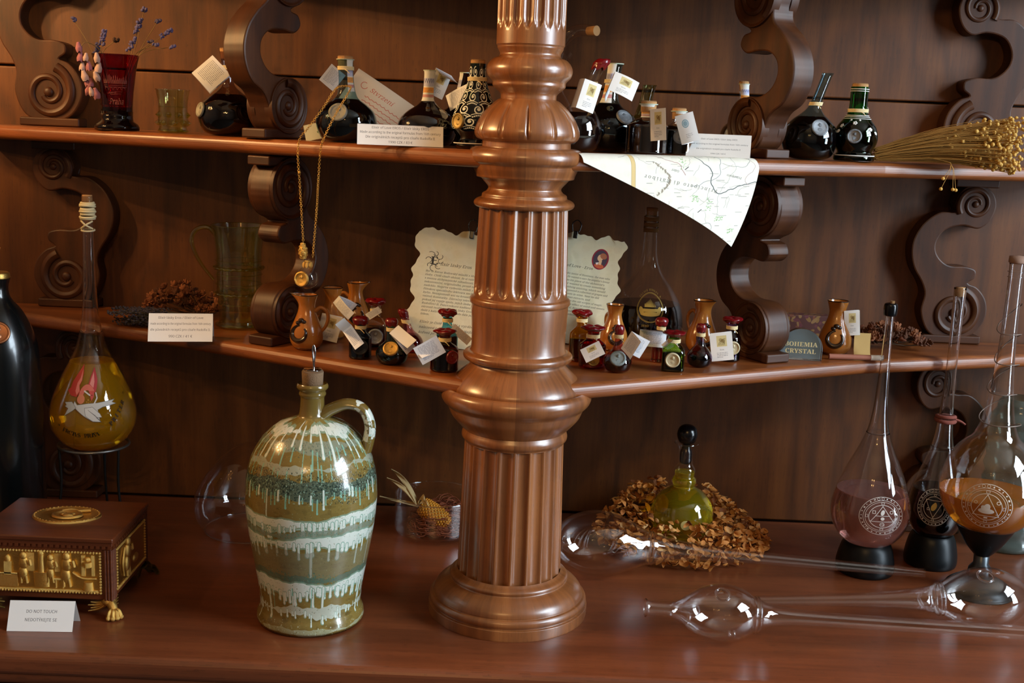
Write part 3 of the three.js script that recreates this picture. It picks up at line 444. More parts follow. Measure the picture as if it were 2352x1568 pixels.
{ // white-scrolled bottle
  const h = 0.13, prof = [[0, 0.001], ...smooth([[0.03, 0.0012], [0.0335, 0.006], [0.03, 0.012], [0.029, 0.016], [0.036, 0.03], [0.0375, 0.042], [0.033, 0.058], [0.024, 0.076], [0.0175, 0.092], [0.0135, 0.108], [0.0125, 0.121], [0.0125, h]], 50)];
  const b = bottle({ name: 'painted_bottle', label: 'dark green bottle painted with white scrolls beside the column', pos: [-0.070, YU, -0.03], h, prof, level: 0.6, liq: M.darkLiquid, glass: phy({ color: 0x3f6a4c, transmission: 1, thickness: 0, roughness: 0.03, ior: 1.6 }), cork: true, string: 0.8, seal: { az: -0.75, y: 0.32, r: 0.0125, mat: std({ color: 0x8a7440, metalness: 0.6, roughness: 0.5 }) } });
  TX.swirl = canvas(1024, 512, (x, w, h2) => { x.clearRect(0, 0, w, h2); x.strokeStyle = '#dfe6dc'; x.lineCap = 'round';
    const sp = (cx, cy, R, d) => { x.lineWidth = 9; x.beginPath(); for (let i = 0; i <= 60; i++) { const t = i / 60, r = R * (1 - t * 0.82), a = d * t * 9 + cx; const X = cx + r * Math.cos(a), Y = cy + r * Math.sin(a); i ? x.lineTo(X, Y) : x.moveTo(X, Y); } x.stroke(); x.beginPath(); x.arc(cx, cy, 6, 0, 7); x.stroke(); };
    for (let i = 0; i < 9; i++) for (let j = 0; j < 5; j++) { const cx = i * 114 + (j % 2 ? 57 : 0) + 20, cy = 50 + j * 100; sp(cx, cy, 44, (i + j) % 2 ? 1 : -1); x.lineWidth = 6; x.beginPath(); x.moveTo(cx - 50, cy + 46); x.quadraticCurveTo(cx, cy + 20, cx + 52, cy + 50); x.stroke(); for (let k = 0; k < 7; k++) { x.beginPath(); x.arc(cx - 40 + k * 13, cy + 62 - 12 * Math.sin(k / 2), 3, 0, 7); x.stroke(); } } });
  mesh('painted_scrolls', patch(prof, 0.03, 0.126, 0, 6.2832, 0.0005, 90, 40), std({ map: TX.swirl, transparent: true, roughness: 0.5 }), b);
  mesh('white_line', at(new THREE.TorusGeometry(0.0337, 0.0008, 6, 40).rotateX(Math.PI / 2), 0, 0.0085, 0), M.paper, b);
}
// right of the column
{
  const b = thing('retort_flask', 'clear glass retort with bent corked neck behind the column', 'flask', [0.055, YU, -0.33]);
  const prof = smooth([[0, 0.0005], [0.028, 0.001], [0.043, 0.02], [0.046, 0.045], [0.036, 0.075], [0.02, 0.1], [0.0135, 0.125]], 40);
  mesh('bulb', lathe(prof, 44), M.glass, b);
  mesh('neck', taperTube([[0, 0.123, 0], [0.001, 0.15, 0], [0.008, 0.18, 0.004], [0.026, 0.202, 0.012], [0.046, 0.208, 0.028], [0.062, 0.206, 0.045]], (t) => 0.0135 - 0.0035 * t, 40, 20), M.glass, b);
  const c = mesh('cork', new THREE.CylinderGeometry(0.0088, 0.0076, 0.02, 20).rotateX(Math.PI / 2), M.cork, b); c.position.set(0.0635, 0.2058, 0.0465); c.rotation.y = 0.75;
  mesh('spout', tube([[0.008, 0.172, 0.01], [0.022, 0.16, 0.016], [0.03, 0.168, 0.018]], 0.004, 16, 10), M.glass, b);
}
bottle({ label: 'dark drop bottle with clear leaning neck and crimson wax tip by the column', pos: [0.088, YU, -0.1], h: 0.139, prof: roundFlask(0.139, 0.0425, 0.0088), level: 0.46, liq: M.darkLiquid, lean: [0.48, -0.05], leanFrom: 0.36, wax: 0.9, string: 0.77 });
card('white picture tag hanging on the crimson-tipped leaning bottle', [0.090, 0.840, -0.022], [0, 18, -16], 0.031, 0.046, [[-6, M.tagFront], [-84, M.tagText]]);
bottle({ label: 'large dark bottle with clear stamped neck and grey disc seal, beside white tag', pos: [0.147, YU, -0.19], h: 0.146, prof: roundFlask(0.146, 0.0525, 0.0125), level: 0.55, liq: M.darkLiquid, glass: neckBlue, lean: [0.12, 0], strip: { y0: 0.56, az: -0.5, w: 1.3 }, string: 0.79, seal: { az: toCam(0.147, -0.19) + 0.62, y: 0.4, r: 0.0145 } });
card('white picture tag spread open above the grey disc seal', [0.140, 0.862, -0.06], [-20, 12, -24], 0.042, 0.034, [[0, M.tagFront], [-78, M.tagText]]);
bottle({ label: 'small bottle with pale green empty neck behind the tagged amber bottle', pos: [0.216, YU, -0.295], h: 0.118, prof: roundFlask(0.118, 0.04, 0.0115), level: 0.42, liq: M.darkLiquid, glass: phy({ color: 0xc8cf9c, transmission: 1, thickness: 0, roughness: 0.03, ior: 1.6 }), lean: [0.2, 0] });
bottle({ label: 'short round dark bottle with paper-capped cork and two white tags', pos: [0.206, YU, -0.112], h: 0.083, prof: apothecary(0.083, 0.034, 0.0115), level: 0.68, liq: M.darkLiquid, strip: { y0: 0.72, az: -0.3, w: 2.0 }, wax: 0, cork: true });
card('two-leaf white picture tag standing before the short round bottle', [0.2065, 0.7955, -0.075], [0, -42, 6], 0.03, 0.05, [[0, M.tagFront], [-120, M.tagText]], 'left', 0.02);
bottle({ label: 'amber glass bottle with oval pewter seal beside the right tent card', pos: [0.262, YU, -0.155], h: 0.074, prof: apothecary(0.074, 0.0315, 0.0105), level: 0.66, liq: liquid(0x6a2a06, 0.012), strip: { y0: 0.7, az: 0.2, w: 1.6 }, cork: true, seal: { az: toCam(0.256, -0.15) + 0.12, y: 0.42, r: 0.0115 } });
card('white tag with pale blue round print leaning behind the right tent card', [0.256, 0.789, -0.107], [0, -18, 18], 0.03, 0.047, [[0, M.tagBack], [-60, M.tagText]]);
tentCard('white tent card with small grey print above the draped map', [0.328, YU + 0.0006, -0.135], -0.2, 0.104, 0.043, 0.022, cardTexture([['Elixir of Love EROS / Elixír lásky EROS', 22, 66], ['Made according to the original formulas from 16th century', 22, 122], ['Dle originálních receptů pro císaře Rudolfa II', 22, 178], ['1990 CZK / 83 €', 22, 232]], 640, 264));
bottle({ label: 'dark round bottle with small stamped cork behind the right scroll bracket', pos: [0.418, YU, -0.4], h: 0.130, prof: roundFlask(0.130, 0.046, 0.009), level: 0.6, liq: M.darkLiquid, cork: true, lean: [-0.12, 0], strip: { y0: 0.72, az: 0, w: 2 }, string: 0.72, seal: { az: toCam(0.402, -0.315) - 0.5, y: 0.3, r: 0.014 } });
bottle({ label: 'round dark bottle with slender leaning iridescent neck beside the scroll bracket', pos: [0.506, YU, -0.255], h: 0.149, prof: roundFlask(0.149, 0.0475, 0.0092), level: 0.5, liq: M.darkLiquid, glass: neckBlue, lean: [0.34, 0], leanFrom: 0.46, string: 0.63, seal: { az: toCam(0.506, -0.255) + 0.35, y: 0.37, r: 0.015 } });
{ // daisy bottle
  const h = 0.128, prof = [[0, 0.001], ...smooth([[0.034, 0.0012], [0.0352, 0.008], [0.031, 0.014], [0.03, 0.018], [0.036, 0.03], [0.0375, 0.044], [0.033, 0.06], [0.024, 0.072], [0.0175, 0.082], [0.0155, 0.094], [0.0152, 0.11], [0.0152, h]], 50)];
  const b = bottle({ name: 'painted_bottle', label: 'green glass bottle with corked neck, white rings and painted daisies', pos: [0.586, YU, -0.255], h, prof, level: 0.52, liq: M.darkLiquid, glass: phy({ color: 0x2f9a4a, transmission: 1, thickness: 0, roughness: 0.03, ior: 1.6 }), cork: true, string: 0.665, seal: { az: toCam(0.586, -0.255) - 0.05, y: 0.34, r: 0.0125 } });
  for (const [y, t] of [[0.0105, 0.001], [0.124, 0.0007], [0.1205, 0.0006], [0.079, 0.0007], [0.0765, 0.0006], [0.0735, 0.0006]]) mesh('white_ring', at(new THREE.TorusGeometry(radiusAt(prof, y) + 0.0002, t, 6, 40).rotateX(Math.PI / 2), 0, y, 0), M.paper, b);
  const dot = new THREE.SphereGeometry(0.0017, 8, 6).scale(1, 1, 0.4);
  for (const [a, y] of [[-0.1, 0.066], [-0.95, 0.052], [-0.85, 0.061], [0.75, 0.056], [-1.2, 0.044], [1.1, 0.05], [0.2, 0.071], [-0.4, 0.071]]) { const g = []; const n = y > 0.07 ? 1 : 5; for (let k = 0; k < n; k++) { const d = dot.clone(); const c = n > 1 ? 0.0022 : 0; d.scale(1.1, 1.1, 1); d.translate(c * Math.cos(k * 1.257), c * Math.sin(k * 1.257), 0); g.push(d); } const m = mesh('painted_daisy', merge(g), M.paper, b), az = a + toCam(0.586, -0.255), r = radiusAt(prof, y); m.position.set(r * Math.sin(az), y, r * Math.cos(az)); m.lookAt(V(r * 2 * Math.sin(az), y + 0.02, r * 2 * Math.cos(az)).add(b.position)); }
  const t = mesh('round_tag', new THREE.CylinderGeometry(0.013, 0.013, 0.0008, 24).rotateX(Math.PI / 2), M.paper); t.position.set(0.601, YU + 0.088, -0.288); t.rotation.set(0, -0.5, 0); tag(t, 'round white tag behind the neck of the daisy bottle', 'tag');
}
{ // flax bundle
  const f = thing('flax_bundle', 'bundle of dried golden flax with round seed heads on upper shelf', 'dried plant', [0.632, YU, -0.265]);
  const stems = [], heads = [], podG = new THREE.IcosahedronGeometry(0.0031, 1);
  for (let i = 0; i < 760; i++) {
    const a = rr(0, 6.283), q = Math.sqrt(rnd()), L = i < 260 ? rr(0.09, 0.215) : rr(0.145, 0.225), sx = L, spread = L / 0.24, cy = 0.022 + 0.006 * Math.sin(a) * q;
    const ey = 0.055 * spread * Math.sin(a) * q + 0.026 + 0.022 * spread, ez = 0.055 * spread * Math.cos(a) * q + 0.045 * spread;
    const e = [sx, ey - 0.02 * Math.max(0, spread - 0.6) + rr(-0.004, 0.004), ez], s = [rr(-0.01, 0.03), 0.014 + 0.012 * Math.sin(a) * q, 0.012 * Math.cos(a) * q];
    if (e[1] < 0.004) { const z = -0.265 + e[2], X = 0.632 + e[0], edge = -0.243 - (X - 0.64) * 0.374; if (z < edge + 0.012) e[1] = 0.004 + rr(0, 0.004); }
    if (s[1] < 0.002) s[1] = 0.002;
    stems.push(tube([s, [s[0] + (e[0] - s[0]) * 0.5, Math.max(0.004, (s[1] + e[1]) / 2 + 0.007), (s[2] + e[2]) / 2], e], 0.00055, 5, 3));
    const p = podG.clone(); p.scale(rr(0.8, 1.2), rr(0.8, 1.2), rr(0.8, 1.2)); p.translate(...e); heads.push(p);
  }
  for (const [x, y, z] of [[0.098, -0.04, 0.05], [0.118, -0.04, 0.052], [0.124, -0.041, 0.05], [0.1, -0.022, 0.05]]) { stems.push(tube([[0.05, 0.016, 0.01], [0.1, 0.008, 0.044], [0.112, 0.003, 0.05], [x, y, z]], 0.00045, 10, 3)); const p = podG.clone(); p.translate(x, y, z); heads.push(p); }
  stems.push(tube([[0.12, 0.02, 0.02], [0.2, 0.008, 0.04], [0.262, -0.004, 0.05]], 0.0005, 6, 3)); { const p = podG.clone(); p.translate(0.262, -0.004, 0.05); heads.push(p); }
  const st = mesh('stems', merge(stems), std({ color: 0xb08038, roughness: 0.85 }), f); st.userData.kind = 'stuff';
  const hd = mesh('seed_heads', merge(heads), std({ color: 0xcfa24c, roughness: 0.7 }), f); hd.userData.kind = 'stuff';
}
{ // map hanging over the shelf edge
  TX.map = canvas(1024, 768, (x, w, h) => {
    x.fillStyle = '#e6e3d4'; x.fillRect(0, 0, w, h);
    for (let i = 0; i < 900; i++) { x.fillStyle = `rgba(190,175,140,${0.05 * hash(i, 1, 2)})`; x.beginPath(); x.arc(hash(i, 2, 2) * w, hash(i, 3, 2) * h, 4 + 22 * hash(i, 4, 2), 0, 7); x.fill(); }
    x.fillStyle = '#d8bd82'; x.fillRect(262, 0, 22, h); x.strokeStyle = '#a98f5a'; x.lineWidth = 2; x.strokeRect(262, -5, 22, h + 10);
    const river = (X, Y, a, n, lw, col) => { x.strokeStyle = col; x.lineWidth = lw; x.beginPath(); x.moveTo(X, Y); for (let i = 0; i < n; i++) { a += (hash(i, X | 0, 7) - 0.5) * 1.2; X += 16 * Math.cos(a); Y += 16 * Math.sin(a); x.lineTo(X, Y); } x.stroke(); };
    river(650, 0, 1.5, 46, 5, '#4f5558'); river(700, 10, 0.3, 26, 4, '#84898a'); river(720, 40, 0.9, 30, 3, '#84898a'); river(420, 0, 1.6, 20, 3, '#90928c'); river(310, 0, 1.2, 26, 5, '#b79a94'); river(800, 200, 0.5, 20, 3, '#90928c'); river(560, 560, -0.4, 24, 3, '#90928c'); river(880, 100, 1.8, 30, 2, '#9c9c94'); river(960, 0, 1.9, 30, 3, '#b09a94');
    for (let i = 0; i < 46; i++) river(300 + hash(i, 9, 1) * 700, hash(i, 8, 1) * h, hash(i, 7, 1) * 6, 5, 1.6, '#8d8b82');
    for (const [X, Y, a, b] of [[350, 60, 18, 44], [520, 110, 26, 18], [560, 200, 22, 44], [650, 430, 22, 20], [740, 470, 20, 46], [830, 560, 30, 16], [940, 640, 26, 14], [800, 30, 30, 22]]) for (let k = 0; k < 26; k++) { x.fillStyle = `rgba(110,160,90,${0.35 + 0.4 * hash(k, X, 1)})`; x.fillRect(X + (hash(k, X, 2) - 0.5) * 2 * a, Y + (hash(k, X, 3) - 0.5) * 2 * b, 7, 5); }
    x.fillStyle = 'rgba(140,128,110,.8)'; for (let k = 0; k < 44; k++) { const t = k / 44, X = 380 + 90 * Math.sin(t * 3) + 14 * hash(k, 3, 3), Y = 200 + t * 210; x.beginPath(); x.moveTo(X, Y); x.lineTo(X + 13, Y + 4); x.lineTo(X + 4, Y + 15); x.fill(); }
    x.save(); x.translate(560, 330); x.rotate(Math.PI + 0.2); x.fillStyle = '#57574f'; x.font = '30px serif'; x.textAlign = 'center'; x.fillText('P r i n c i p a t o   d i   R a t i b o r', 0, 0); x.font = '20px serif'; x.fillText('Principato', -300, 110); x.fillText('Oder', 60, 70); x.restore();
    for (let i = 0; i < 60; i++) { x.fillStyle = `rgba(90,88,84,${0.4 + 0.3 * hash(i, 1, 6)})`; x.fillRect(320 + hash(i, 5, 6) * 690, hash(i, 6, 6) * h, 26 + 30 * hash(i, 7, 6), 3); }
    x.strokeStyle = '#4a4a48'; x.lineWidth = 5; for (const [X, Y] of [[500, 60], [570, 250], [680, 520], [640, 40]]) { x.beginPath(); x.moveTo(X, Y); x.lineTo(X + 22, Y - 20); x.stroke(); }
  });
  // corners of the sheet: its upper edge lies on the shelf, the rest hangs down in front of the nosing
  const top0 = V(0.082, 0.7494, 0.02), top1 = V(0.376, 0.7494, -0.130), nose = V(0.473, 0, 0.88).normalize();
  const fn = (u, v) => {
    const e = top0.clone().lerp(top1, u), drop = 0.004 + 0.034 * Math.min(1, u * 8) * 0 + 0.2 * 0, len = 0.024 + u * 0.132 * (1 + 0.0 * drop), s = (1 - v) * (len + 0.03) - 0.03;   // s: way along the paper, 0 at the shelf edge
    if (s < 0) return e.addScaledVector(nose, 0.012 + s).setY(0.7494 + 0.0002 * u);
    const bend = 0.02, a = Math.min(s / bend, 1.42), r = bend; e.addScaledVector(nose, 0.012 + r * Math.sin(a)); e.y = 0.7494 - r * (1 - Math.cos(a));
    const rest = Math.max(0, s - 1.42 * bend); e.addScaledVector(nose, rest * Math.cos(1.42) + 0.012 * Math.sin(u * 3) * rest / 0.13); e.y -= rest * Math.sin(1.42); e.x -= (rest * 0.22 + rest * rest * 1.3) * u;
    return e;
  };
  const mg = sheet(fn, 40, 30); for (let i = 0; i < mg.attributes.uv.count; i++) { const u = mg.attributes.uv.getX(i), v = mg.attributes.uv.getY(i); mg.attributes.uv.setXY(i, u, 1 - (1 - v) * (0.054 + u * 0.132) / 0.19); }
  const m = mesh('old_map', mg, [std({ map: TX.map, roughness: 0.85 }), M.paper]);
  tag(m, 'old printed map draped over the edge of the upper shelf', 'map');
}

// ---------- gold necklace over the upper shelf edge ----------
{
  const n = thing('gold_necklace', 'gold chain with glass vial pendant, draped over the edge of upper shelf', 'necklace', [-0.34, 0.509, -0.078]);
  const o = V(-0.34, 0.509, -0.078), path = [[-0.3023, 0.8269, -0.0835], [-0.3148, 0.8038, -0.0745], [-0.3379, 0.772, -0.075], [-0.3545, 0.7515, -0.083], [-0.3569, 0.7333, -0.0795], [-0.3531, 0.6742, -0.0795], [-0.3472, 0.5893, -0.078]].reverse();
  const right = [[-0.286, 0.838, -0.106], [-0.2752, 0.836, -0.093], [-0.2800, 0.8205, -0.0745], [-0.2940, 0.7942, -0.0665], [-0.3128, 0.7535, -0.0635], [-0.3167, 0.7388, -0.0605], [-0.3201, 0.6972, -0.062], [-0.3238, 0.6411, -0.068], [-0.3311, 0.5595, -0.076]];
  const c = new THREE.CatmullRomCurve3([...path, [-0.296, 0.836, -0.1], ...right].map((p) => V(...p).sub(o)), false, 'centripetal'), len = c.getLength(), N = Math.round(len / 0.0031), links = [], link = new THREE.TorusGeometry(0.0017, 0.00042, 5, 9).scale(1, 1.25, 1);
  for (let i = 0; i < N; i++) { const p = c.getPointAt(i / N), t = c.getTangentAt(i / N), g = link.clone(); g.rotateY(i % 2 ? 1.45 : 0.12); g.applyQuaternion(new THREE.Quaternion().setFromUnitVectors(V(0, 1, 0), t)); g.translate(p.x, p.y, p.z); links.push(g); }
  mesh('chain', merge(links), M.gold, n); mesh('bead', ball(0.0026, -0.3545 - o.x, 0.698 - o.y, -0.0795 - o.z), M.gold, n);
  const vial = [[0, 0], ...smooth([[0.004, 0.0005], [0.0138, 0.006], [0.0184, 0.0165], [0.016, 0.0275], [0.008, 0.036], [0.0042, 0.042], [0.0038, 0.05]], 30)];
  mesh('vial', lathe(vial, 36), M.glass, n);
  const cap = []; for (let k = 0; k < 30; k++) { const y = 0.051 + (k / 30) * 0.024, r = 0.0062 * Math.sin(0.6 + (k / 30) * 2.3), a = k * 2.4; cap.push(ball(0.0022, r * Math.sin(a), y, r * Math.cos(a), 1, 1.25, 1, 7)); } cap.push(at(lathe(smooth([[0.0052, 0], [0.0068, 0.01], [0.0042, 0.021], [0, 0.026]], 14), 16), 0, 0.05, 0));
  const cp = mesh('filigree_cap', merge(cap), M.gold, n); cp.position.set(-0.0035, 0, 0); cp.rotation.z = 0.06;
  const leaves = []; for (let k = 0; k < 6; k++) { const a = k * 1.047; leaves.push(ball(0.0026, 0.0062 * Math.sin(a), 0.0395, 0.0062 * Math.cos(a), 1, 2.1, 0.5, 8)); } leaves.push(at(new THREE.TorusGeometry(0.0045, 0.0012, 6, 18).rotateX(Math.PI / 2), 0, 0.046, 0)); mesh('collar', merge(leaves), M.gold, n);
  const s = mesh('seal', sealGeo(0.0125), M.gold, n); s.position.set(-0.0062, 0.0185, 0.018); s.rotation.set(-0.05, -0.32, 0);
}

// ---------- lower shelf ----------
const YL = 0.3952;
const glaze = phy({ color: 0xa8682a, roughness: 0.16, clearcoat: 0.5, clearcoatRoughness: 0.08, bumpMap: TX.grit, bumpScale: 0.0002 }), darkGlaze = phy({ color: 0x2a190c, roughness: 0.15, clearcoat: 0.6 });
function pitcher(label, pos, turn, h, emblemAz) {
  const k = h / 0.091, p = thing('ceramic_pitcher', label, 'pitcher', pos, turn * D);
  const prof = [[0, 0.0005], [0.019, 0.0006], ...smooth([[0.021, 0.003], [0.0265, 0.012], [0.0275, 0.022], [0.0255, 0.035], [0.0195, 0.05], [0.015, 0.062], [0.0135, 0.072], [0.0152, 0.081], [0.0172, 0.088], [0.0176, 0.091]], 40)].map(([r, y]) => [r * k, y * k]);
  const inner = [[0.0164 * k, 0.0905 * k], [0.0125 * k, 0.078 * k], [0.012 * k, 0.06 * k], [0, 0.05 * k]];
  const spout = (g) => warp(g, (v) => { const t = Math.max(0, (v.y / k - 0.073) / 0.018), a = Math.atan2(v.z, -v.x), w = Math.exp(-((a / 0.5) ** 2)); v.x -= t * t * w * 0.011 * k; v.z *= 1 - 0.16 * t * Math.exp(-((a / 0.95) ** 2)); v.y += t * t * w * 0.002 * k; });
  mesh('body', spout(lathe([...prof, ...inner], 48)), glaze, p);
  const rim = new THREE.TorusGeometry(0.0174 * k, 0.0009 * k, 8, 44).rotateX(Math.PI / 2).translate(0, 0.0908 * k, 0); mesh('rim', spout(rim), darkGlaze, p);
  mesh('handle', taperTube([[0.0138, 0.064, 0], [0.023, 0.07, 0], [0.033, 0.064, 0], [0.0355, 0.052, 0], [0.031, 0.038, 0], [0.0248, 0.03, 0]].map((q) => q.map((c) => c * k)), (t) => (0.0036 - 0.001 * t) * k, 24, 10), glaze, p);
  mesh('base_line', at(new THREE.TorusGeometry(0.0212 * k, 0.0006 * k, 6, 36).rotateX(Math.PI / 2), 0, 0.0035 * k, 0), darkGlaze, p);
  if (emblemAz !== null) {
    const pos2 = [], y0 = 0.03 * k; for (let i = 0; i <= 40; i++) { const a = i / 40 * 5.4 + 0.9, y = y0 + 0.0125 * k * Math.cos(a), az = emblemAz - turn * D + 0.48 * Math.sin(a), r = radiusAt(prof, y) + 0.0003; pos2.push([r * Math.sin(az), y, r * Math.cos(az)]); }
    const g = [taperTube(pos2, (t) => 0.0044 * k * Math.sin(0.35 + t * 2.5), 60, 8)]; const az = emblemAz - turn * D; for (const [da, y, s] of [[0.3, 0.048, 1], [-0.2, 0.046, 1.1], [0.05, 0.05, 1.3]]) { const r = radiusAt(prof, y * k) - 0.001; g.push(ball(0.0042 * k * s, r * Math.sin(az + da), y * k, r * Math.cos(az + da), 1, 0.8, 1, 10)); }
    mesh('emblem', merge(g), darkGlaze, p);
  }
  return p;
}
pitcher('small amber glazed pitcher with dark ring emblem, beside left scroll bracket', [-0.353, YL, -0.147], 0, 0.094, -0.35);
pitcher('small amber glazed pitcher behind the picture tag', [-0.326, YL, -0.255], 62, 0.092, null);
pitcher('small amber glazed pitcher standing near the panel with spout turned away', [-0.299, YL, -0.36], 180, 0.088, 0.2);
pitcher('small amber glazed pitcher before the right parchment', [0.183, YL, -0.25], 115, 0.083, 0.1);
pitcher('small amber glazed pitcher beside the large emblem flask', [0.344, YL, -0.265], 128, 0.095, 0.1);
pitcher('small amber glazed pitcher beside the crystal dome', [0.596, YL, -0.3], 84, 0.099, -0.28);
const wine = liquid(0x7a0c06, 0.022), ruby = liquid(0xb01408, 0.03), deep = liquid(0x500808, 0.016);
const pinkGlass = phy({ color: 0xe0a8b0, transmission: 1, thickness: 0, roughness: 0.02, ior: 1.6 }), purpleGlass = phy({ color: 0xc8a8d8, transmission: 1, thickness: 0, roughness: 0.02, ior: 1.6 }), yellowGlass = phy({ color: 0xf0c040, transmission: 1, thickness: 0, roughness: 0.02, ior: 1.6 }), redGlass = phy({ color: 0xd04030, transmission: 1, thickness: 0, roughness: 0.02, ior: 1.6 }), blueGlass = phy({ color: 0x6fa8d8, transmission: 1, thickness: 0, roughness: 0.02, ior: 1.6 }), limeGlass = phy({ color: 0xb8d060, transmission: 1, thickness: 0, roughness: 0.02, ior: 1.6 });
const cream = std({ color: 0xc9bc98, metalness: 0.2, roughness: 0.5 }), name = 'wax_sealed_bottle', z0 = (x, z) => toCam(x, z);
bottle({ name, label: 'clear square bottle with wide flared crimson wax lid and twine', pos: [-0.238, YL, -0.172], h: 0.083, prof: apothecary(0.083, 0.021, 0.0085), square: true, level: 0.45, liq: wine, flare: true, string: 0.78, seal: { az: z0(-0.238, -0.172), y: 0.3, r: 0.0135 } });
bottle({ name, label: 'blue-shouldered cylinder bottle with crimson wax and dark pewter seal', pos: [-0.2525, YL, -0.088], h: 0.064, prof: apothecary(0.064, 0.0188, 0.0082), level: 0.55, liq: deep, glass: blueGlass, wax: 1.6, string: 0.78, seal: { az: z0(-0.25, -0.09), y: 0.34, r: 0.0128, mat: std({ color: 0x3c3e44, metalness: 0.6, roughness: 0.45, bumpMap: TX.grit, bumpScale: 0.0005 }) } });
bottle({ name, label: 'teal-necked drop bottle with gold seal and crimson wax', pos: [-0.196, YL, -0.053], h: 0.07, prof: dropFlask(0.07, 0.0262, 0.0078), level: 0.34, liq: deep, glass: M.glassBlue, wax: 1.4, string: 0.78, lean: [-0.05, 0], seal: { az: z0(-0.196, -0.053) - 0.1, y: 0.4, r: 0.0125, mat: M.gold } });
bottle({ name, label: 'pink drop bottle with crimson wax standing before the left parchment', pos: [-0.176, YL, -0.158], h: 0.068, prof: dropFlask(0.068, 0.0225, 0.0065), level: 0.45, liq: ruby, glass: pinkGlass, wax: 1.6, string: 0.74, lean: [-0.35, 0], leanFrom: 0.35 });
bottle({ name, label: 'teal glass bottle with drooping crimson wax beside the column', pos: [-0.1075, YL, -0.075], h: 0.085, prof: apothecary(0.085, 0.018, 0.0078), level: 0.55, liq: deep, glass: M.glassBlue, flare: true, string: 0.82 });
bottle({ name, label: 'dark red flat-shouldered bottle with red neck, wearing the tilted printed tag', pos: [-0.1075, YL, -0.012 - 0.004], h: 0.064, prof: apothecary(0.064, 0.0225, 0.0092), level: 0.6, liq: wine, glass: redGlass, flare: true, string: 0.76, seal: { az: z0(-0.107, -0.01) + 0.55, y: 0.4, r: 0.011, mat: M.wax } });
bottle({ name, label: 'yellow-shouldered bottle with red liquid and wax beside the right parchment', pos: [0.118, YL, -0.14], h: 0.083, prof: apothecary(0.083, 0.0205, 0.0085), level: 0.46, liq: wine, glass: yellowGlass, flare: true, string: 0.82 });
bottle({ name, label: 'red glass bottle under an opened picture tag, close to the column', pos: [0.135, YL, -0.093], h: 0.066, prof: apothecary(0.066, 0.0225, 0.01), level: 0.6, liq: ruby, glass: redGlass, flare: true, string: 0.76, seal: { az: z0(0.135, -0.09) + 0.1, y: 0.25, r: 0.011, mat: M.brass } });
bottle({ name, label: 'pale drop bottle with round pewter seal and crimson wax knob', pos: [0.175, YL, -0.062], h: 0.071, prof: dropFlask(0.071, 0.0235, 0.0062), level: 0.36, liq: wine, glass: pinkGlass, wax: 1.7, string: 0.8, seal: { az: z0(0.175, -0.062) + 0.02, y: 0.36, r: 0.0132, mat: std({ color: 0x87908e, metalness: 0.4, roughness: 0.55, bumpMap: TX.grit, bumpScale: 0.0005 }) } });
bottle({ name, label: 'slim red bottle with wax cap behind the open printed tag', pos: [0.256, YL, -0.158], h: 0.071, prof: apothecary(0.071, 0.0155, 0.0068), level: 0.6, liq: ruby, wax: 1.5, string: 0.8 });
bottle({ name, label: 'square lime-necked bottle with cream disc seal and red wax', pos: [0.270, YL, -0.092], h: 0.063, prof: apothecary(0.063, 0.0205, 0.0095), square: true, turn: -0.12, level: 0.5, liq: deep, glass: limeGlass, flare: true, string: 0.76, seal: { az: z0(0.27, -0.098) + 0.1, y: 0.33, r: 0.0125, mat: cream } });
bottle({ name, label: 'violet-necked drop bottle with dark wax before the right amber pitcher', pos: [0.3205, YL, -0.132], h: 0.068, prof: dropFlask(0.068, 0.0215, 0.0065), level: 0.32, liq: deep, glass: purpleGlass, wax: 1.6, string: 0.78 });
bottle({ name, label: 'slim bottle with tall crimson wax and cream seal beside right bracket', pos: [0.3845, YL, -0.196], h: 0.073, prof: apothecary(0.073, 0.0175, 0.0088), level: 0.5, liq: deep, glass: purpleGlass, flare: true, string: 0.78, seal: { az: z0(0.385, -0.19) + 0.25, y: 0.35, r: 0.012, mat: cream } });
// their tags
card('white picture tag on the amber pitcher beside clear square bottle', [-0.3405, 0.4268, -0.2], [0, 4, -13], 0.037, 0.046, [[0, M.tagFront], [-14, M.tagText]], 'left', 0.02);
card('two white leaves sticking up behind the picture tag', [-0.317, 0.469, -0.235], [0, -20, -42], 0.042, 0.018, [[0, M.tagText], [-50, M.tagText]]);
card('two white leaves spread at the side of the blue-shouldered bottle', [-0.273, 0.4475, -0.072], [0, 12, 38], 0.018, 0.047, [[-50, M.tagText], [-120, M.tagText]], 'top', 0.03);
card('narrow white leaf between blue-shouldered bottle and clear square bottle', [-0.2455, 0.4595, -0.115], [0, 0, 34], 0.026, 0.012, [[0, M.tagText]]);
card('white tag falling along the shoulder of the teal-necked gold-sealed bottle', [-0.191, 0.457, -0.028], [0, 30, 38], 0.02, 0.046, [[-10, M.tagText], [-60, M.paper]], 'top', 0.03);
card('white printed tag tilted in front of the dark red bottle', [-0.147, 0.4235, 0.022], [0, 6, 31], 0.042, 0.031, [[0, M.tagText]], 'left', 0.02);
card('thin folded leaf of the tilted printed tag seen from its edge', [-0.1475, 0.4282, 0.02], [-62, 6, 31], 0.042, 0.026, [[0, M.tagFront]], 'left', 0.02);
card('grey tag in shade leaning on teal bottle beside the column', [-0.099, 0.457, -0.068], [0, 20, -40], 0.04, 0.014, [[0, M.tagText]]);
card('opened picture tag over the red glass bottle, text leaf hanging down', [0.1265, 0.4395, -0.048], [-18, -8, 30], 0.034, 0.03, [[-32, M.tagFront], [58, M.tagText]], 'top', 0.03);
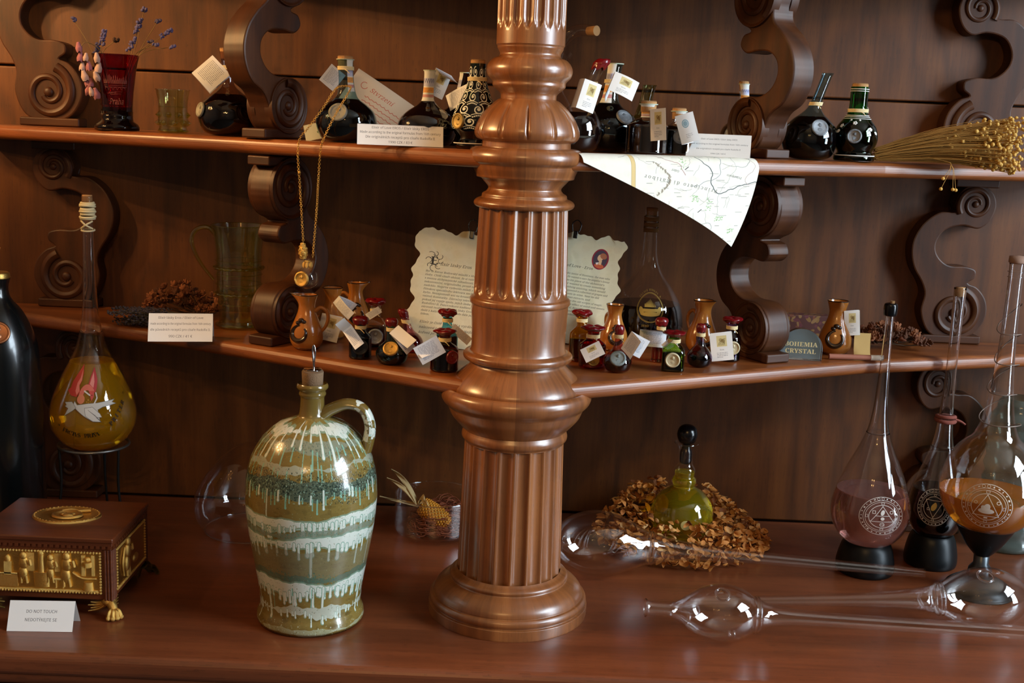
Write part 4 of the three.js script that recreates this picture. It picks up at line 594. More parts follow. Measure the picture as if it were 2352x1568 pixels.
card('opened text tag hanging at the neck of the pewter-sealed drop bottle', [0.1855, 0.452, -0.045], [0, -18, -28], 0.035, 0.034, [[-18, M.tagText], [46, M.tagText]], 'left', 0.04);
card('white text tag with folded top before the large emblem flask', [0.2385, 0.4555, -0.122], [0, 8, -4], 0.047, 0.028, [[0, M.tagText], [-100, M.tagText]], 'top', 0.02);
card('two thin white leaves fanned between red slim bottle and square bottle', [0.2585, 0.4385, -0.118], [0, 10, 42], 0.018, 0.042, [[-40, M.tagText], [-100, M.tagText]], 'top', 0.03);
card('white picture tag leaning on the violet-necked bottle beside right bracket', [0.3425, 0.424, -0.155], [0, -6, 9], 0.038, 0.049, [[0, M.tagFront], [-8, M.tagText]], 'left', 0.015);
card('white picture tag behind the amber pitcher by the crystal dome', [0.606, 0.455, -0.285], [0, -4, 6], 0.028, 0.046, [[0, M.tagFront], [-10, M.tagText]], 'left', 0.02);
tentCard('white tent card priced 990 crowns before the green glass jug', [-0.5795, YL + 0.0004, -0.185], 0.2, 0.108, 0.052, 0.026, cardTexture([['Elixír lásky Eros / Elixir of Love', 40, 68], ['made according to the original formulas from 16th century', 38, 142], ['dle původních receptů pro císaře Rudolfa II.', 38, 216], ['990 CZK / 41 €', 44, 300]], 768, 350));
// parchments
function parchTexture(title, cap, cameoX, body, foot) {
  return canvas(720, 1000, (x, w, h) => {
    x.fillStyle = '#d9d0ae'; x.fillRect(0, 0, w, h); for (let i = 0; i < 500; i++) { x.fillStyle = `rgba(170,150,100,${0.06 * hash(i, 1, 9)})`; x.beginPath(); x.arc(hash(i, 2, 9) * w, hash(i, 3, 9) * h, 6 + 40 * hash(i, 4, 9), 0, 7); x.fill(); }
    x.fillStyle = x.strokeStyle = '#2e2a26'; x.font = 'bold 92px serif'; x.fillText(cap, 118, 300); x.lineWidth = 4; for (let k = 0; k < 8; k++) { x.beginPath(); const a = k * 0.8; x.arc(150 + 46 * Math.cos(a), 268 + 62 * Math.sin(a), 18 + 5 * (k % 3), a, a + 4.2); x.stroke(); }
    x.font = 'italic 34px serif'; x.fillText(title, 196, 302);
    x.font = 'italic 23px serif'; body.forEach((s, i) => x.fillText(s, 90, 370 + i * 31, 560)); x.font = 'italic 28px serif'; foot.forEach((s, i) => x.fillText(s, 90, 812 + i * 46, 560));
    if (cameoX) { x.save(); x.translate(cameoX, 195); x.rotate(0.12); x.fillStyle = '#8c2434'; x.beginPath(); x.ellipse(0, 0, 70, 96, 0, 0, 7); x.fill(); x.fillStyle = '#4a3c48'; x.beginPath(); x.ellipse(0, 0, 58, 83, 0, 0, 7); x.fill(); x.fillStyle = '#c8603c'; x.beginPath(); x.ellipse(4, 62, 40, 22, 0, 0, 7); x.fill(); x.fillStyle = '#e0b48a'; x.beginPath(); x.ellipse(-2, -14, 24, 32, 0.2, 0, 7); x.fill(); x.fillRect(-6, 10, 24, 40); x.fillStyle = '#a86848'; x.beginPath(); x.ellipse(20, -34, 30, 26, 0.5, 0, 7); x.fill(); x.fillStyle = '#e8e0d8'; x.beginPath(); x.moveTo(-32, 40); x.lineTo(-6, 30); x.lineTo(-14, 60); x.fill(); x.restore(); }
  });
}
function parchment(label, pos, rot, w, h, tex, s, notch) {
  const wob = (t, k) => 0.004 * Math.sin(t * 17 + k) + 0.003 * Math.sin(t * 31 + k * 2.3) + 0.0015 * Math.sin(t * 63 + k);
  const p = thing('parchment_sheet', label, 'parchment', pos); p.rotation.set(rot[0] * D, rot[1] * D, rot[2] * D, 'YXZ');
  const sg = sheet((u, v) => V((u - 0.5) * w + (1 - u) * wob(v, s) + u * wob(v, s + 2), v * h + v * wob(u, s + 4) * 0.8, 0.006 * Math.sin(v * 4 + u * 2)), 60, 70);
  for (let i = 0; i < sg.attributes.uv.count; i++) sg.attributes.uv.setXY(i, sg.attributes.position.getX(i) / w + 0.5, sg.attributes.position.getY(i) / h);
  mesh('sheet', sg, [std({ map: tex, roughness: 0.9 }), std({ color: 0xc9bd98, roughness: 0.9 })], p);
  const clip = mesh('clip', merge([rbox(0.008, 0.014, 0.005, 0.0015, notch, h - 0.002, 0.001), tube([[notch - 0.006, h + 0.004, 0], [notch - 0.008, h + 0.018, 0], [notch, h + 0.025, 0], [notch + 0.008, h + 0.018, 0], [notch + 0.006, h + 0.004, 0]], 0.0011, 20, 6)]), M.black, p);
  return p;
}
parchment('wavy-edged parchment with ornate initial standing left of the column', [-0.106, YL + 0.001, -0.2], [-10, 0, -4.5], 0.165, 0.204, parchTexture('lixír lásky Eros', 'E', 610, ['Byl to Bavor Rodovský mladší z Hustiřan, který', 'lásky. Chtěl císaři ukázat, že si váží jeho přízně, a že', 's mezou alchymistické záhadnosti. Chtěl vytvořit', 'nekonvenční, originálního, prostě něco, co by Rudolf', 'nadchlo. Nejprve vydestilo mládí z kouzel, a nech', 'římskou speciálního lektvaru nechal podobu vína', 'bylin. Nezapomněl ani na kouzelná umění, koření', 'veliteli Komnatky. Zázračný lektvar, účinné poslání', 'pokud jej vypije spolu, jejich láska je věčná. Bavor', 'Rudolfovi II. Panovníkovo nadšení bylo jemně', 'zároveň tvořil ten zázrak lásky Eros. Císař je', 'další z kalichem. Elixír bude dále jako lásku', 'lidem.'], ['Elixír je čistě přírodní a vyráběn podle', 'nalezené tajné receptury. Nejlahodnější', 'koření produktu z bylin.']), 1.0, 0.012);
parchment('wavy-edged parchment with oval cameo portrait standing right of the column', [0.098, YL + 0.001, -0.29], [-10, 0, -6.5], 0.158, 0.202, parchTexture('lixir of Love - Eros', 'E', 545, ['It was Bavor Rodovsky junior of Hustirany, the man who', 'sold the secret of love. He wanted to earn the emperor\'s favour', 'because he deserves his piece of the alchemist\'s', 'art in Prague. Bavor wanted to create something', 'really original, something amazing, which would', 'please. He made, he squeezed a collection of grapes and', 'some of the potion roots in wine. Next he did', 'not forget to add Tibetan extracts, and', 'herbs mentioned also in the old scripts of magic.', 'This drink has a positive effect of mind and senses', 'their love will be eternal. Bavor gave', 'the elixir to Rudolf II. and it was a success', 'of Eros. The Emperor ordered more of it.'], []), 2.4, -0.012);
{ // large emblem flask
  const prof = [[0, 0.0008], ...smooth([[0.0450,0.0010],[0.0640,0.0070],[0.0710,0.0192],[0.0717,0.0357],[0.0683,0.0563],[0.0626,0.0727],[0.0535,0.0891],[0.0421,0.1055],[0.0291,0.1217],[0.0194,0.1421],[0.0145,0.1623],[0.0129,0.1865],[0.0121,0.1985],[0.0120,0.2441]], 60)];
  const b = thing('long_neck_flask', 'large clear long-necked flask of dark liquor with gilt emblem', 'flask', [0.253, YL, -0.375]);
  mesh('glass', lathe(prof, 56), M.glass, b);
  const L = 0.07; mesh('liquid', lathe([[0, 0.002], ...prof.filter((p) => p[1] > 0.002 && p[1] < L).map(([r, y]) => [r - 0.0015, y]), [radiusAt(prof, L) - 0.0015, L], [0, L]], 56), phy({ color: 0x0e0705, roughness: 0.03 }), b);
  mesh('cork', lathe([[0, 0.236], [0.0105, 0.236], [0.0112, 0.25], [0, 0.25]], 20), M.cork, b);
  const g = []; for (let k = 0; k < 9; k++) g.push(at(new THREE.TorusGeometry(0.0132, 0.0015, 6, 24).rotateX(Math.PI / 2 + (k % 3 - 1) * 0.12), 0, 0.205 + k * 0.0034, 0)); mesh('string_binding', merge(g), std({ color: 0x9a7748, roughness: 0.95 }), b);
  TX.gilt = canvas(512, 512, (x, w) => { x.clearRect(0, 0, w, w); x.strokeStyle = x.fillStyle = '#b89a48'; x.lineWidth = 5; x.beginPath(); x.arc(256, 256, 170, 0, 7); x.stroke(); x.lineWidth = 3; x.beginPath(); x.arc(256, 256, 160, 0, 7); x.stroke();
    for (let k = 0; k < 16; k++) { x.save(); x.translate(256, 256); x.rotate(-0.9 + k * 0.12); x.font = '30px serif'; x.fillText('ELIXIR RUDOLFI '[k % 15], -8, -190); x.restore(); }
    for (let k = 0; k < 9; k++) { x.beginPath(); x.moveTo(180 + k * 17, 250); x.quadraticCurveTo(176 + k * 18, 200, 190 + k * 16, 150 + 30 * Math.abs(k - 4) / 2); x.lineTo(206 + k * 15, 250); x.fill(); }
    x.fillRect(165, 268, 185, 36); x.beginPath(); x.ellipse(256, 330, 120, 26, 0, 0, 7); x.fill(); for (const s of [-1, 1]) { x.beginPath(); x.ellipse(256 + s * 112, 290, 26, 48, s * 0.4, 0, 7); x.fill(); } x.font = '38px serif'; x.textAlign = 'center'; x.fillText('1610', 200, 480); });
  mesh('gilt_emblem', patch(prof, 0.03, 0.11, toCam(0.253, -0.375) + 0.12, 1.15, 0.0006, 24, 24), std({ map: TX.gilt, transparent: true, metalness: 0.4, roughness: 0.5 }), b);
}
{ // green glass jug
  const j = thing('glass_jug', 'pale green glass jug with looped handle and trailed rings', 'jug', [-0.512, YL, -0.325]);
  const p = [[0, 0.001], [0.037, 0.0012], [0.0395, 0.005], ...smooth([[0.036, 0.01], [0.037, 0.04], [0.041, 0.07], [0.0415, 0.1], [0.042, 0.14], [0.0455, 0.17], [0.0495, 0.19]], 30)];
  mesh('body', hollow(p, 56), M.glassGreen, j);
  const tg = M.glassTrail;
  for (const [y, t, zig] of [[0.125, 0.0008, 0], [0.112, 0.0028, 1], [0.1, 0.001, 0], [0.082, 0.001, 0], [0.064, 0.0028, 1], [0.045, 0.001, 0], [0.006, 0.003, 0]]) { const r = radiusAt(p, y) + t * 0.6, g = new THREE.TorusGeometry(r, t, 8, 72).rotateX(Math.PI / 2); if (zig) warp(g, (v) => { const a = Math.atan2(v.x, v.z); v.y += 0.0012 * Math.sin(a * 22); v.x *= 1 + 0.05 * Math.max(0, Math.sin(a * 22)); v.z *= 1 + 0.05 * Math.max(0, Math.sin(a * 22)); }); g.translate(0, y, 0); mesh('trailed_ring', g, tg, j); }
  mesh('rim', at(new THREE.TorusGeometry(0.0495, 0.0009, 8, 60).rotateX(Math.PI / 2), 0, 0.19, 0), tg, j);
  mesh('handle', taperTube([[-0.043, 0.172, 0], [-0.056, 0.184, 0.003], [-0.076, 0.18, 0.006], [-0.085, 0.163, 0.008], [-0.078, 0.135, 0.008], [-0.062, 0.108, 0.006], [-0.046, 0.088, 0.004]], (t) => 0.0048 - 0.002 * t, 44, 12), tg, j);
}
const driedHead = [0, 1, 2].map((k) => { const g = []; for (let i = 0; i < 9; i++) { const a = i * 2.4 + k, p = new THREE.SphereGeometry(0.0048, 7, 5).scale(1, 0.28, 0.5); p.translate(0.004, 0, 0); warp(p, (v) => { v.y += v.x * v.x * 40 * (i % 2 ? 1 : 0.3); }); p.rotateZ(0.2 + (i % 3) * 0.4); p.rotateY(a); g.push(p); } return merge(g); });
function driedBunch(label, pos, n, box3, mats, stemCol, stemsTo) {
  const d = thing('dried_flower_bunch', label, 'dried flowers', pos), st = [];
  for (let i = 0; i < n; i++) { const u = rr(-1, 1), w = rr(-1, 1), x = u * box3[0], z = w * box3[2], y = 0.006 + (box3[1] - 0.006) * (1 - u * u * 0.7) * (0.25 + 0.75 * rnd()) * (1 - 0.3 * w * w); const m = mesh('flower_head', driedHead[i % 3], mats[i % mats.length], d); m.position.set(x, y, z); m.rotation.set(rr(-1, 1), rr(0, 6), rr(-1, 1)); m.scale.setScalar(rr(0.9, 1.5)); if (i % 2) st.push(tube([[x, y, z], [x * 0.7 + stemsTo[0] * 0.3, Math.max(0.004, y * 0.6), z * 0.8], [stemsTo[0] + rr(-0.01, 0.01), stemsTo[1] + rr(0, 0.006), stemsTo[2] + rr(-0.01, 0.01)]], 0.0006, 6, 4)); }
  const s = mesh('stems', merge(st), std({ color: stemCol, roughness: 0.9 }), d); s.userData.kind = 'stuff';
  return d;
}
const br = [0x6a3a22, 0x7d4a2a, 0x54301c, 0x8a5230].map((c) => std({ color: c, roughness: 0.9 }));
driedBunch('bunch of dried reddish brown flowers beside the green glass jug', [-0.64, YL, -0.41], 90, [0.072, 0.068, 0.04], br, 0x4a3020, [0.045, 0.008, 0.05]);
driedBunch('bunch of dried brown flowers on the shelf right of the picture tag', [0.73, YL, -0.4], 80, [0.064, 0.042, 0.045], br.slice(0, 3), 0x4a3826, [-0.03, 0.012, 0.03]);
{ // dusky lavender bundle
  const d = thing('lavender_bundle', 'flat bundle of dusky dried lavender behind the 990 price card', 'dried plant', [-0.648, YL, -0.292]), st = [], bl = [], b0 = new THREE.OctahedronGeometry(0.0024, 0);
  for (let i = 0; i < 60; i++) { const y = rr(0.004, 0.03), z = rr(-0.03, 0.03), x1 = rr(-0.09, -0.03); st.push(tube([[0.08, y * 0.6 + 0.003, z * 0.5], [0, y, z], [x1, y * 1.1, z * 1.2]], 0.0006, 6, 4)); for (let k = 0; k < 14; k++) { const p = b0.clone(); p.scale(rr(0.7, 1.5), rr(0.7, 1.2), rr(0.7, 1.2)); p.translate(x1 + k * 0.0035, y * 1.1 + rr(-0.003, 0.003), z * 1.15 + rr(-0.004, 0.004)); bl.push(p); } }
  mesh('stems', merge(st), std({ color: 0x4c4232, roughness: 0.9 }), d).userData.kind = 'stuff'; mesh('blossoms', merge(bl), std({ color: 0x40373c, roughness: 0.9 }), d).userData.kind = 'stuff';
}
{ // crystal dome
  const c = thing('crystal_paperweight', 'half-round clear crystal paperweight with gold lettering', 'paperweight', [0.517, YL, -0.232], -0.12);
  const s = new THREE.Shape(); s.moveTo(-0.037, 0); s.lineTo(0.037, 0); s.lineTo(0.0375, 0.016); s.absarc(0, 0.0185, 0.0378, -0.05, Math.PI + 0.05, false); s.lineTo(-0.037, 0);
  const g = new THREE.ExtrudeGeometry(s, { depth: 0.014, bevelEnabled: true, bevelThickness: 0.0015, bevelSize: 0.0015, bevelOffset: -0.0015, bevelSegments: 2, curveSegments: 40 }); g.translate(0, 0.0002, -0.007);
  mesh('block', g, M.glassSolid, c);
  TX.crystal = canvas(512, 256, (x, w, h) => { x.clearRect(0, 0, w, h); x.fillStyle = '#e9d9a0'; x.font = 'bold 92px serif'; x.textAlign = 'center'; x.fillText('BOHEMIA', w / 2, 100, 490); x.fillText('CRYSTAL', w / 2, 206, 460); });
  const t = mesh('lettering', new THREE.PlaneGeometry(0.064, 0.03), std({ map: TX.crystal, transparent: true, metalness: 0.3, roughness: 0.4 }), c); t.position.set(-0.001, 0.022, 0.0092);
  mesh('frosted_back', (() => { const q = new THREE.ShapeGeometry(s, 40); q.scale(0.96, 0.96, 1); q.translate(0, 0.001, -0.0088); return q; })(), std({ color: 0x93a6ac, roughness: 0.25, metalness: 0.1 }), c);
}
{ // little things right of the dome
  const b = mesh('patterned_box', rbox(0.085, 0.056, 0.03, 0.002), std({ map: canvas(256, 160, (x) => { x.fillStyle = '#4a2420'; x.fillRect(0, 0, 256, 160); for (let i = 0; i < 60; i++) { x.fillStyle = ['#7a5a2c', '#5c2a30', '#6a3a24', '#82623a'][i % 4]; x.beginPath(); x.ellipse(hash(i, 1, 4) * 256, hash(i, 2, 4) * 160, 8 + 14 * hash(i, 3, 4), 6 + 6 * hash(i, 4, 4), i, 0, 7); x.fill(); } }), roughness: 0.6 }));
  b.position.set(0.566, YL + 0.0285, -0.40); b.rotation.y = -0.05; tag(b, 'small brown patterned box behind the crystal dome', 'box');
  const r = thing('paper_roll', 'slim striped paper roll lying before the last amber pitcher', 'roll', [0.615, YL + 0.0055, -0.245]); r.rotation.set(0, 0.04, -Math.PI / 2 + 0.0);
  mesh('tube', at(new THREE.CylinderGeometry(0.0048, 0.0048, 0.086, 18), 0, 0, 0), std({ color: 0x9a5e48, roughness: 0.7 }), r); mesh('end', at(new THREE.CylinderGeometry(0.0051, 0.0051, 0.022, 18), 0, 0.044, 0), M.paper, r);
  const s = mesh('curled_slip', sheet((u, v) => V((u - 0.5) * 0.03 + v * 0.004, 0.046 * (1 - Math.cos(v * 1.5)) * 0.95 + 0.001, 0.028 * (1 - v) * (1 - v * 0.6)), 8, 14), [std({ color: 0xc9a86a, roughness: 0.85 }), std({ color: 0xc9a86a, roughness: 0.85 })]); s.position.set(0.64, YL + 0.0005, -0.292); tag(s, 'curled tan paper slip standing by the picture tag', 'paper');
}

// ---------- counter ----------
{ // stoneware jug
  const prof = [[0.0222,0.3829],[0.0242,0.3802],[0.0246,0.3767],[0.0222,0.3733],[0.0196,0.3712],[0.0209,0.3677],[0.0209,0.3649],[0.0192,0.3629],[0.0182,0.3594],[0.0189,0.3448],[0.0203,0.3344],[0.0244,0.3288],[0.0373,0.3246],[0.0515,0.3190],[0.0638,0.3099],[0.0761,0.2973],[0.0864,0.2818],[0.0941,0.2655],[0.0983,0.2500],[0.1012,0.2336],[0.1029,0.2022],[0.1005,0.1706],[0.0960,0.1380],[0.0901,0.1052],[0.0841,0.0722],[0.0808,0.0508],[0.0799,0.0397],[0.0789,0.0286],[0.0810,0.0212],[0.0839,0.0152],[0.0847,0.0063],[0.0830,0.0005],[0.0000,0.0005]].reverse();
  TX.jug = canvas(2048, 1024, (x, w, h) => {
    const X = (u) => u * w, Y = (v) => (1 - v) * h;
    x.fillStyle = '#7d6a36'; x.fillRect(0, 0, w, h);
    for (let i = 0; i < 2600; i++) { const a = hash(i, 5, 1); x.fillStyle = `rgba(${a > 0.5 ? '140,118,62' : '70,56,26'},${0.10 + 0.12 * hash(i, 4, 1)})`; x.beginPath(); x.ellipse(hash(i, 1, 1) * w, hash(i, 2, 1) * h, 5 + 30 * hash(i, 3, 1), 3 + 8 * hash(i, 6, 1), 0, 0, 7); x.fill(); }
    const edge = (u, s, amp) => amp * (Math.sin(u * 6.283 * 3 + s) * 0.5 + Math.sin(u * 6.283 * 7 + s * 2.1) * 0.3 + Math.sin(u * 6.283 * 17 + s * 3.7) * 0.16 + Math.sin(u * 6.283 * 41 + s) * 0.08);
    const band = (v1, v0, s, amp, col, tilt = 0, under = 0) => { if (!under && col === white) band(v1 + 0.007, v0 - 0.007, s, amp, 'rgba(130,158,138,.8)', tilt, 1); x.fillStyle = col; x.beginPath(); for (let i = 0; i <= 256; i++) x.lineTo(X(i / 256), Y(v1 + edge(i / 256, s, amp) + tilt * Math.sin(i / 256 * 6.283))); for (let i = 256; i >= 0; i--) x.lineTo(X(i / 256), Y(v0 + edge(i / 256, s + 2.2, amp * 1.2) + tilt * Math.sin(i / 256 * 6.283))); x.fill(); };
    const drips = (v, s, amp, n, len, col, lw, tilt = 0, under = 0) => { if (!under && col === white) drips(v, s, amp, n, len, 'rgba(120,160,140,.75)', lw * 1.45, tilt, 1); x.strokeStyle = x.fillStyle = col; x.lineCap = 'round'; for (let i = 0; i < n; i++) { const u = (i + 0.9 * hash(i, s * 10 | 0, 3)) / n, L = len * (0.15 + 0.85 * hash(i, s * 10 | 0, 4) ** 2), y0 = v + edge(u, s + 2.2, amp * 1.2) + tilt * Math.sin(u * 6.283); x.lineWidth = lw * (0.6 + 0.8 * hash(i, s * 10 | 0, 6)); x.beginPath(); x.moveTo(X(u), Y(y0 + 0.012)); x.lineTo(X(u) + 5 * (hash(i, 8, 8) - 0.5), Y(y0 - L)); x.stroke(); x.beginPath(); x.arc(X(u), Y(y0 - L), x.lineWidth * 0.62, 0, 7); x.fill(); } };
    const speck = (v1, v0, n, col, tilt = 0) => { for (let i = 0; i < n; i++) { const u = hash(i, 31, n), v = v0 + (v1 - v0) * (0.5 + (hash(i, 32, n) + hash(i, 33, n) - 1) * 0.62) + edge(u, 1.3, 0.02) + tilt * Math.sin(u * 6.283); x.fillStyle = col.replace('A', (0.25 + 0.5 * hash(i, 34, n)).toFixed(2)); x.beginPath(); x.arc(X(u), Y(v), 1 + 2.6 * hash(i, 35, n), 0, 7); x.fill(); } };
    const white = 'rgba(214,219,209,.93)', teal = 'rgba(126,178,158,.9)', grey = 'rgba(128,136,118,.85)';
    // from the shoulder down: pale film, teal drips, dark speckled belt, white bands, grey belt, foot bands
    band(0.80, 0.765, 0.4, 0.014, grey); speck(0.80, 0.74, 1500, 'rgba(60,80,70,A)'); drips(0.765, 0.4, 0.014, 40, 0.10, teal, 7);
    band(0.84, 0.822, 4.4, 0.02, white); drips(0.822, 4.4, 0.02, 30, 0.15, white, 12);
    band(0.715, 0.70, 2.4, 0.02, '#9a9c86'); drips(0.70, 2.4, 0.02, 36, 0.06, teal, 6);
    band(0.66, 0.60, 1.1, 0.018, '#54604e'); speck(0.69, 0.58, 5200, 'rgba(20,34,30,A)'); speck(0.68, 0.58, 1200, 'rgba(150,190,170,A)'); drips(0.60, 1.1, 0.018, 60, 0.055, teal, 7); drips(0.61, 1.6, 0.018, 26, 0.12, white, 8);
    band(0.506, 0.468, 3.1, 0.014, white, 0.01); band(0.474, 0.462, 3.1, 0.016, '#9fb3a4', 0.01); drips(0.468, 3.1, 0.014, 60, 0.034, white, 12, 0.01); drips(0.472, 3.5, 0.014, 15, 0.13, white, 11, 0.01);
    band(0.455, 0.42, 5.2, 0.014, grey, 0.008); speck(0.46, 0.41, 1600, 'rgba(90,130,112,A)', 0.008); band(0.424, 0.386, 5.2, 0.016, white, 0.008); drips(0.386, 5.2, 0.016, 56, 0.05, white, 13, 0.008); drips(0.392, 5.9, 0.016, 12, 0.18, white, 11, 0.008);
    band(0.37, 0.255, 0.9, 0.02, 'rgba(122,118,98,.55)'); 
    band(0.265, 0.225, 2.2, 0.018, '#606a56'); speck(0.27, 0.21, 3200, 'rgba(70,110,96,A)'); band(0.232, 0.186, 2.2, 0.018, white); drips(0.186, 2.2, 0.018, 70, 0.085, white, 12); drips(0.19, 2.9, 0.018, 18, 0.16, white, 11); drips(0.19, 3.4, 0.018, 20, 0.09, teal, 6);
    band(0.118, 0.088, 6.2, 0.022, '#b4b9a8'); drips(0.088, 6.2, 0.022, 46, 0.02, white, 8); drips(0.094, 6.6, 0.02, 9, 0.07, white, 9);
    speck(0.05, 0.0, 300, 'rgba(190,205,190,A)'); band(0.03, 0.012, 7.1, 0.012, 'rgba(180,200,185,.5)');
    for (let i = 0; i < 9000; i++) { const d = hash(i, 53, 2); x.fillStyle = d > 0.6 ? 'rgba(96,82,40,.5)' : d > 0.3 ? 'rgba(150,170,150,.35)' : 'rgba(60,66,48,.3)'; x.beginPath(); x.arc(hash(i, 51, 2) * w, hash(i, 52, 2) * h, 0.8 + 1.8 * hash(i, 54, 2), 0, 7); x.fill(); }
    x.fillStyle = '#6b5829'; x.fillRect(0, 0, w, Y(0.865));
  });
  const j = thing('stoneware_jug', 'large ovoid olive stoneware jug with dripping white glaze, on the counter', 'jug', [-0.3055, 0.0005, 0.061]);
  const g = lathe(prof, 96), p = g.attributes.position, uv = g.attributes.uv; for (let i = 0; i < p.count; i++) uv.setY(i, p.getY(i) / 0.383); g.rotateY(-0.4);
  mesh('body', g, phy({ map: TX.jug, roughness: 0.2, clearcoat: 0.55, clearcoatRoughness: 0.06, bumpMap: TX.jug, bumpScale: 0.0006 }), j);
  const hg = taperTube([[0.016, 0.334, 0], [0.034, 0.345, 0], [0.056, 0.352, 0], [0.078, 0.345, 0], [0.0895, 0.322, 0], [0.0885, 0.298, 0], [0.0835, 0.279, 0]], (t) => 0.0105 - 0.002 * Math.sin(t * 3), 44, 14); hg.scale(1, 1, 1.35);
  TX.handle = canvas(512, 128, (x, w, h) => { x.fillStyle = '#6f5a2a'; x.fillRect(0, 0, w, h); x.fillStyle = '#cdd3c8'; for (const [c, r, n] of [[310, 34, 40], [400, 46, 60], [230, 16, 14]]) for (let i = 0; i < n; i++) { x.beginPath(); x.ellipse(c + (hash(i, c, 1) - 0.5) * r * 2, hash(i, c, 2) * h, 6 + 16 * hash(i, c, 3), 4 + 12 * hash(i, c, 4), 0, 0, 7); x.fill(); } for (let i = 0; i < 300; i++) { x.fillStyle = 'rgba(120,165,145,.5)'; x.fillRect(260 + hash(i, 5, 5) * 200, hash(i, 6, 5) * h, 5, 3); } });
  mesh('handle', hg, phy({ map: TX.handle, roughness: 0.2, clearcoat: 0.5, clearcoatRoughness: 0.06 }), j);
  mesh('cork', lathe([[0, 0.372], [0.0155, 0.372], [0.0168, 0.401], [0.0155, 0.403], [0, 0.403]], 30), std({ color: 0x7d6247, roughness: 0.9, bumpMap: TX.grit, bumpScale: 0.001 }), j);
  const st = mesh('stopper_loop', merge([at(lathe([[0, 0], [0.0135, 0.0005], [0.0138, 0.0022], [0, 0.003]], 26), 0, 0.403, 0), tube([[0.002, 0.406, 0], [0.0025, 0.418, 0], [0.004, 0.432, 0.001], [0.0015, 0.443, 0.0015], [0, 0.436, 0.001], [0.001, 0.42, 0.001], [0.002, 0.406, 0]], 0.0014, 40, 8)]), M.silver, j);
}
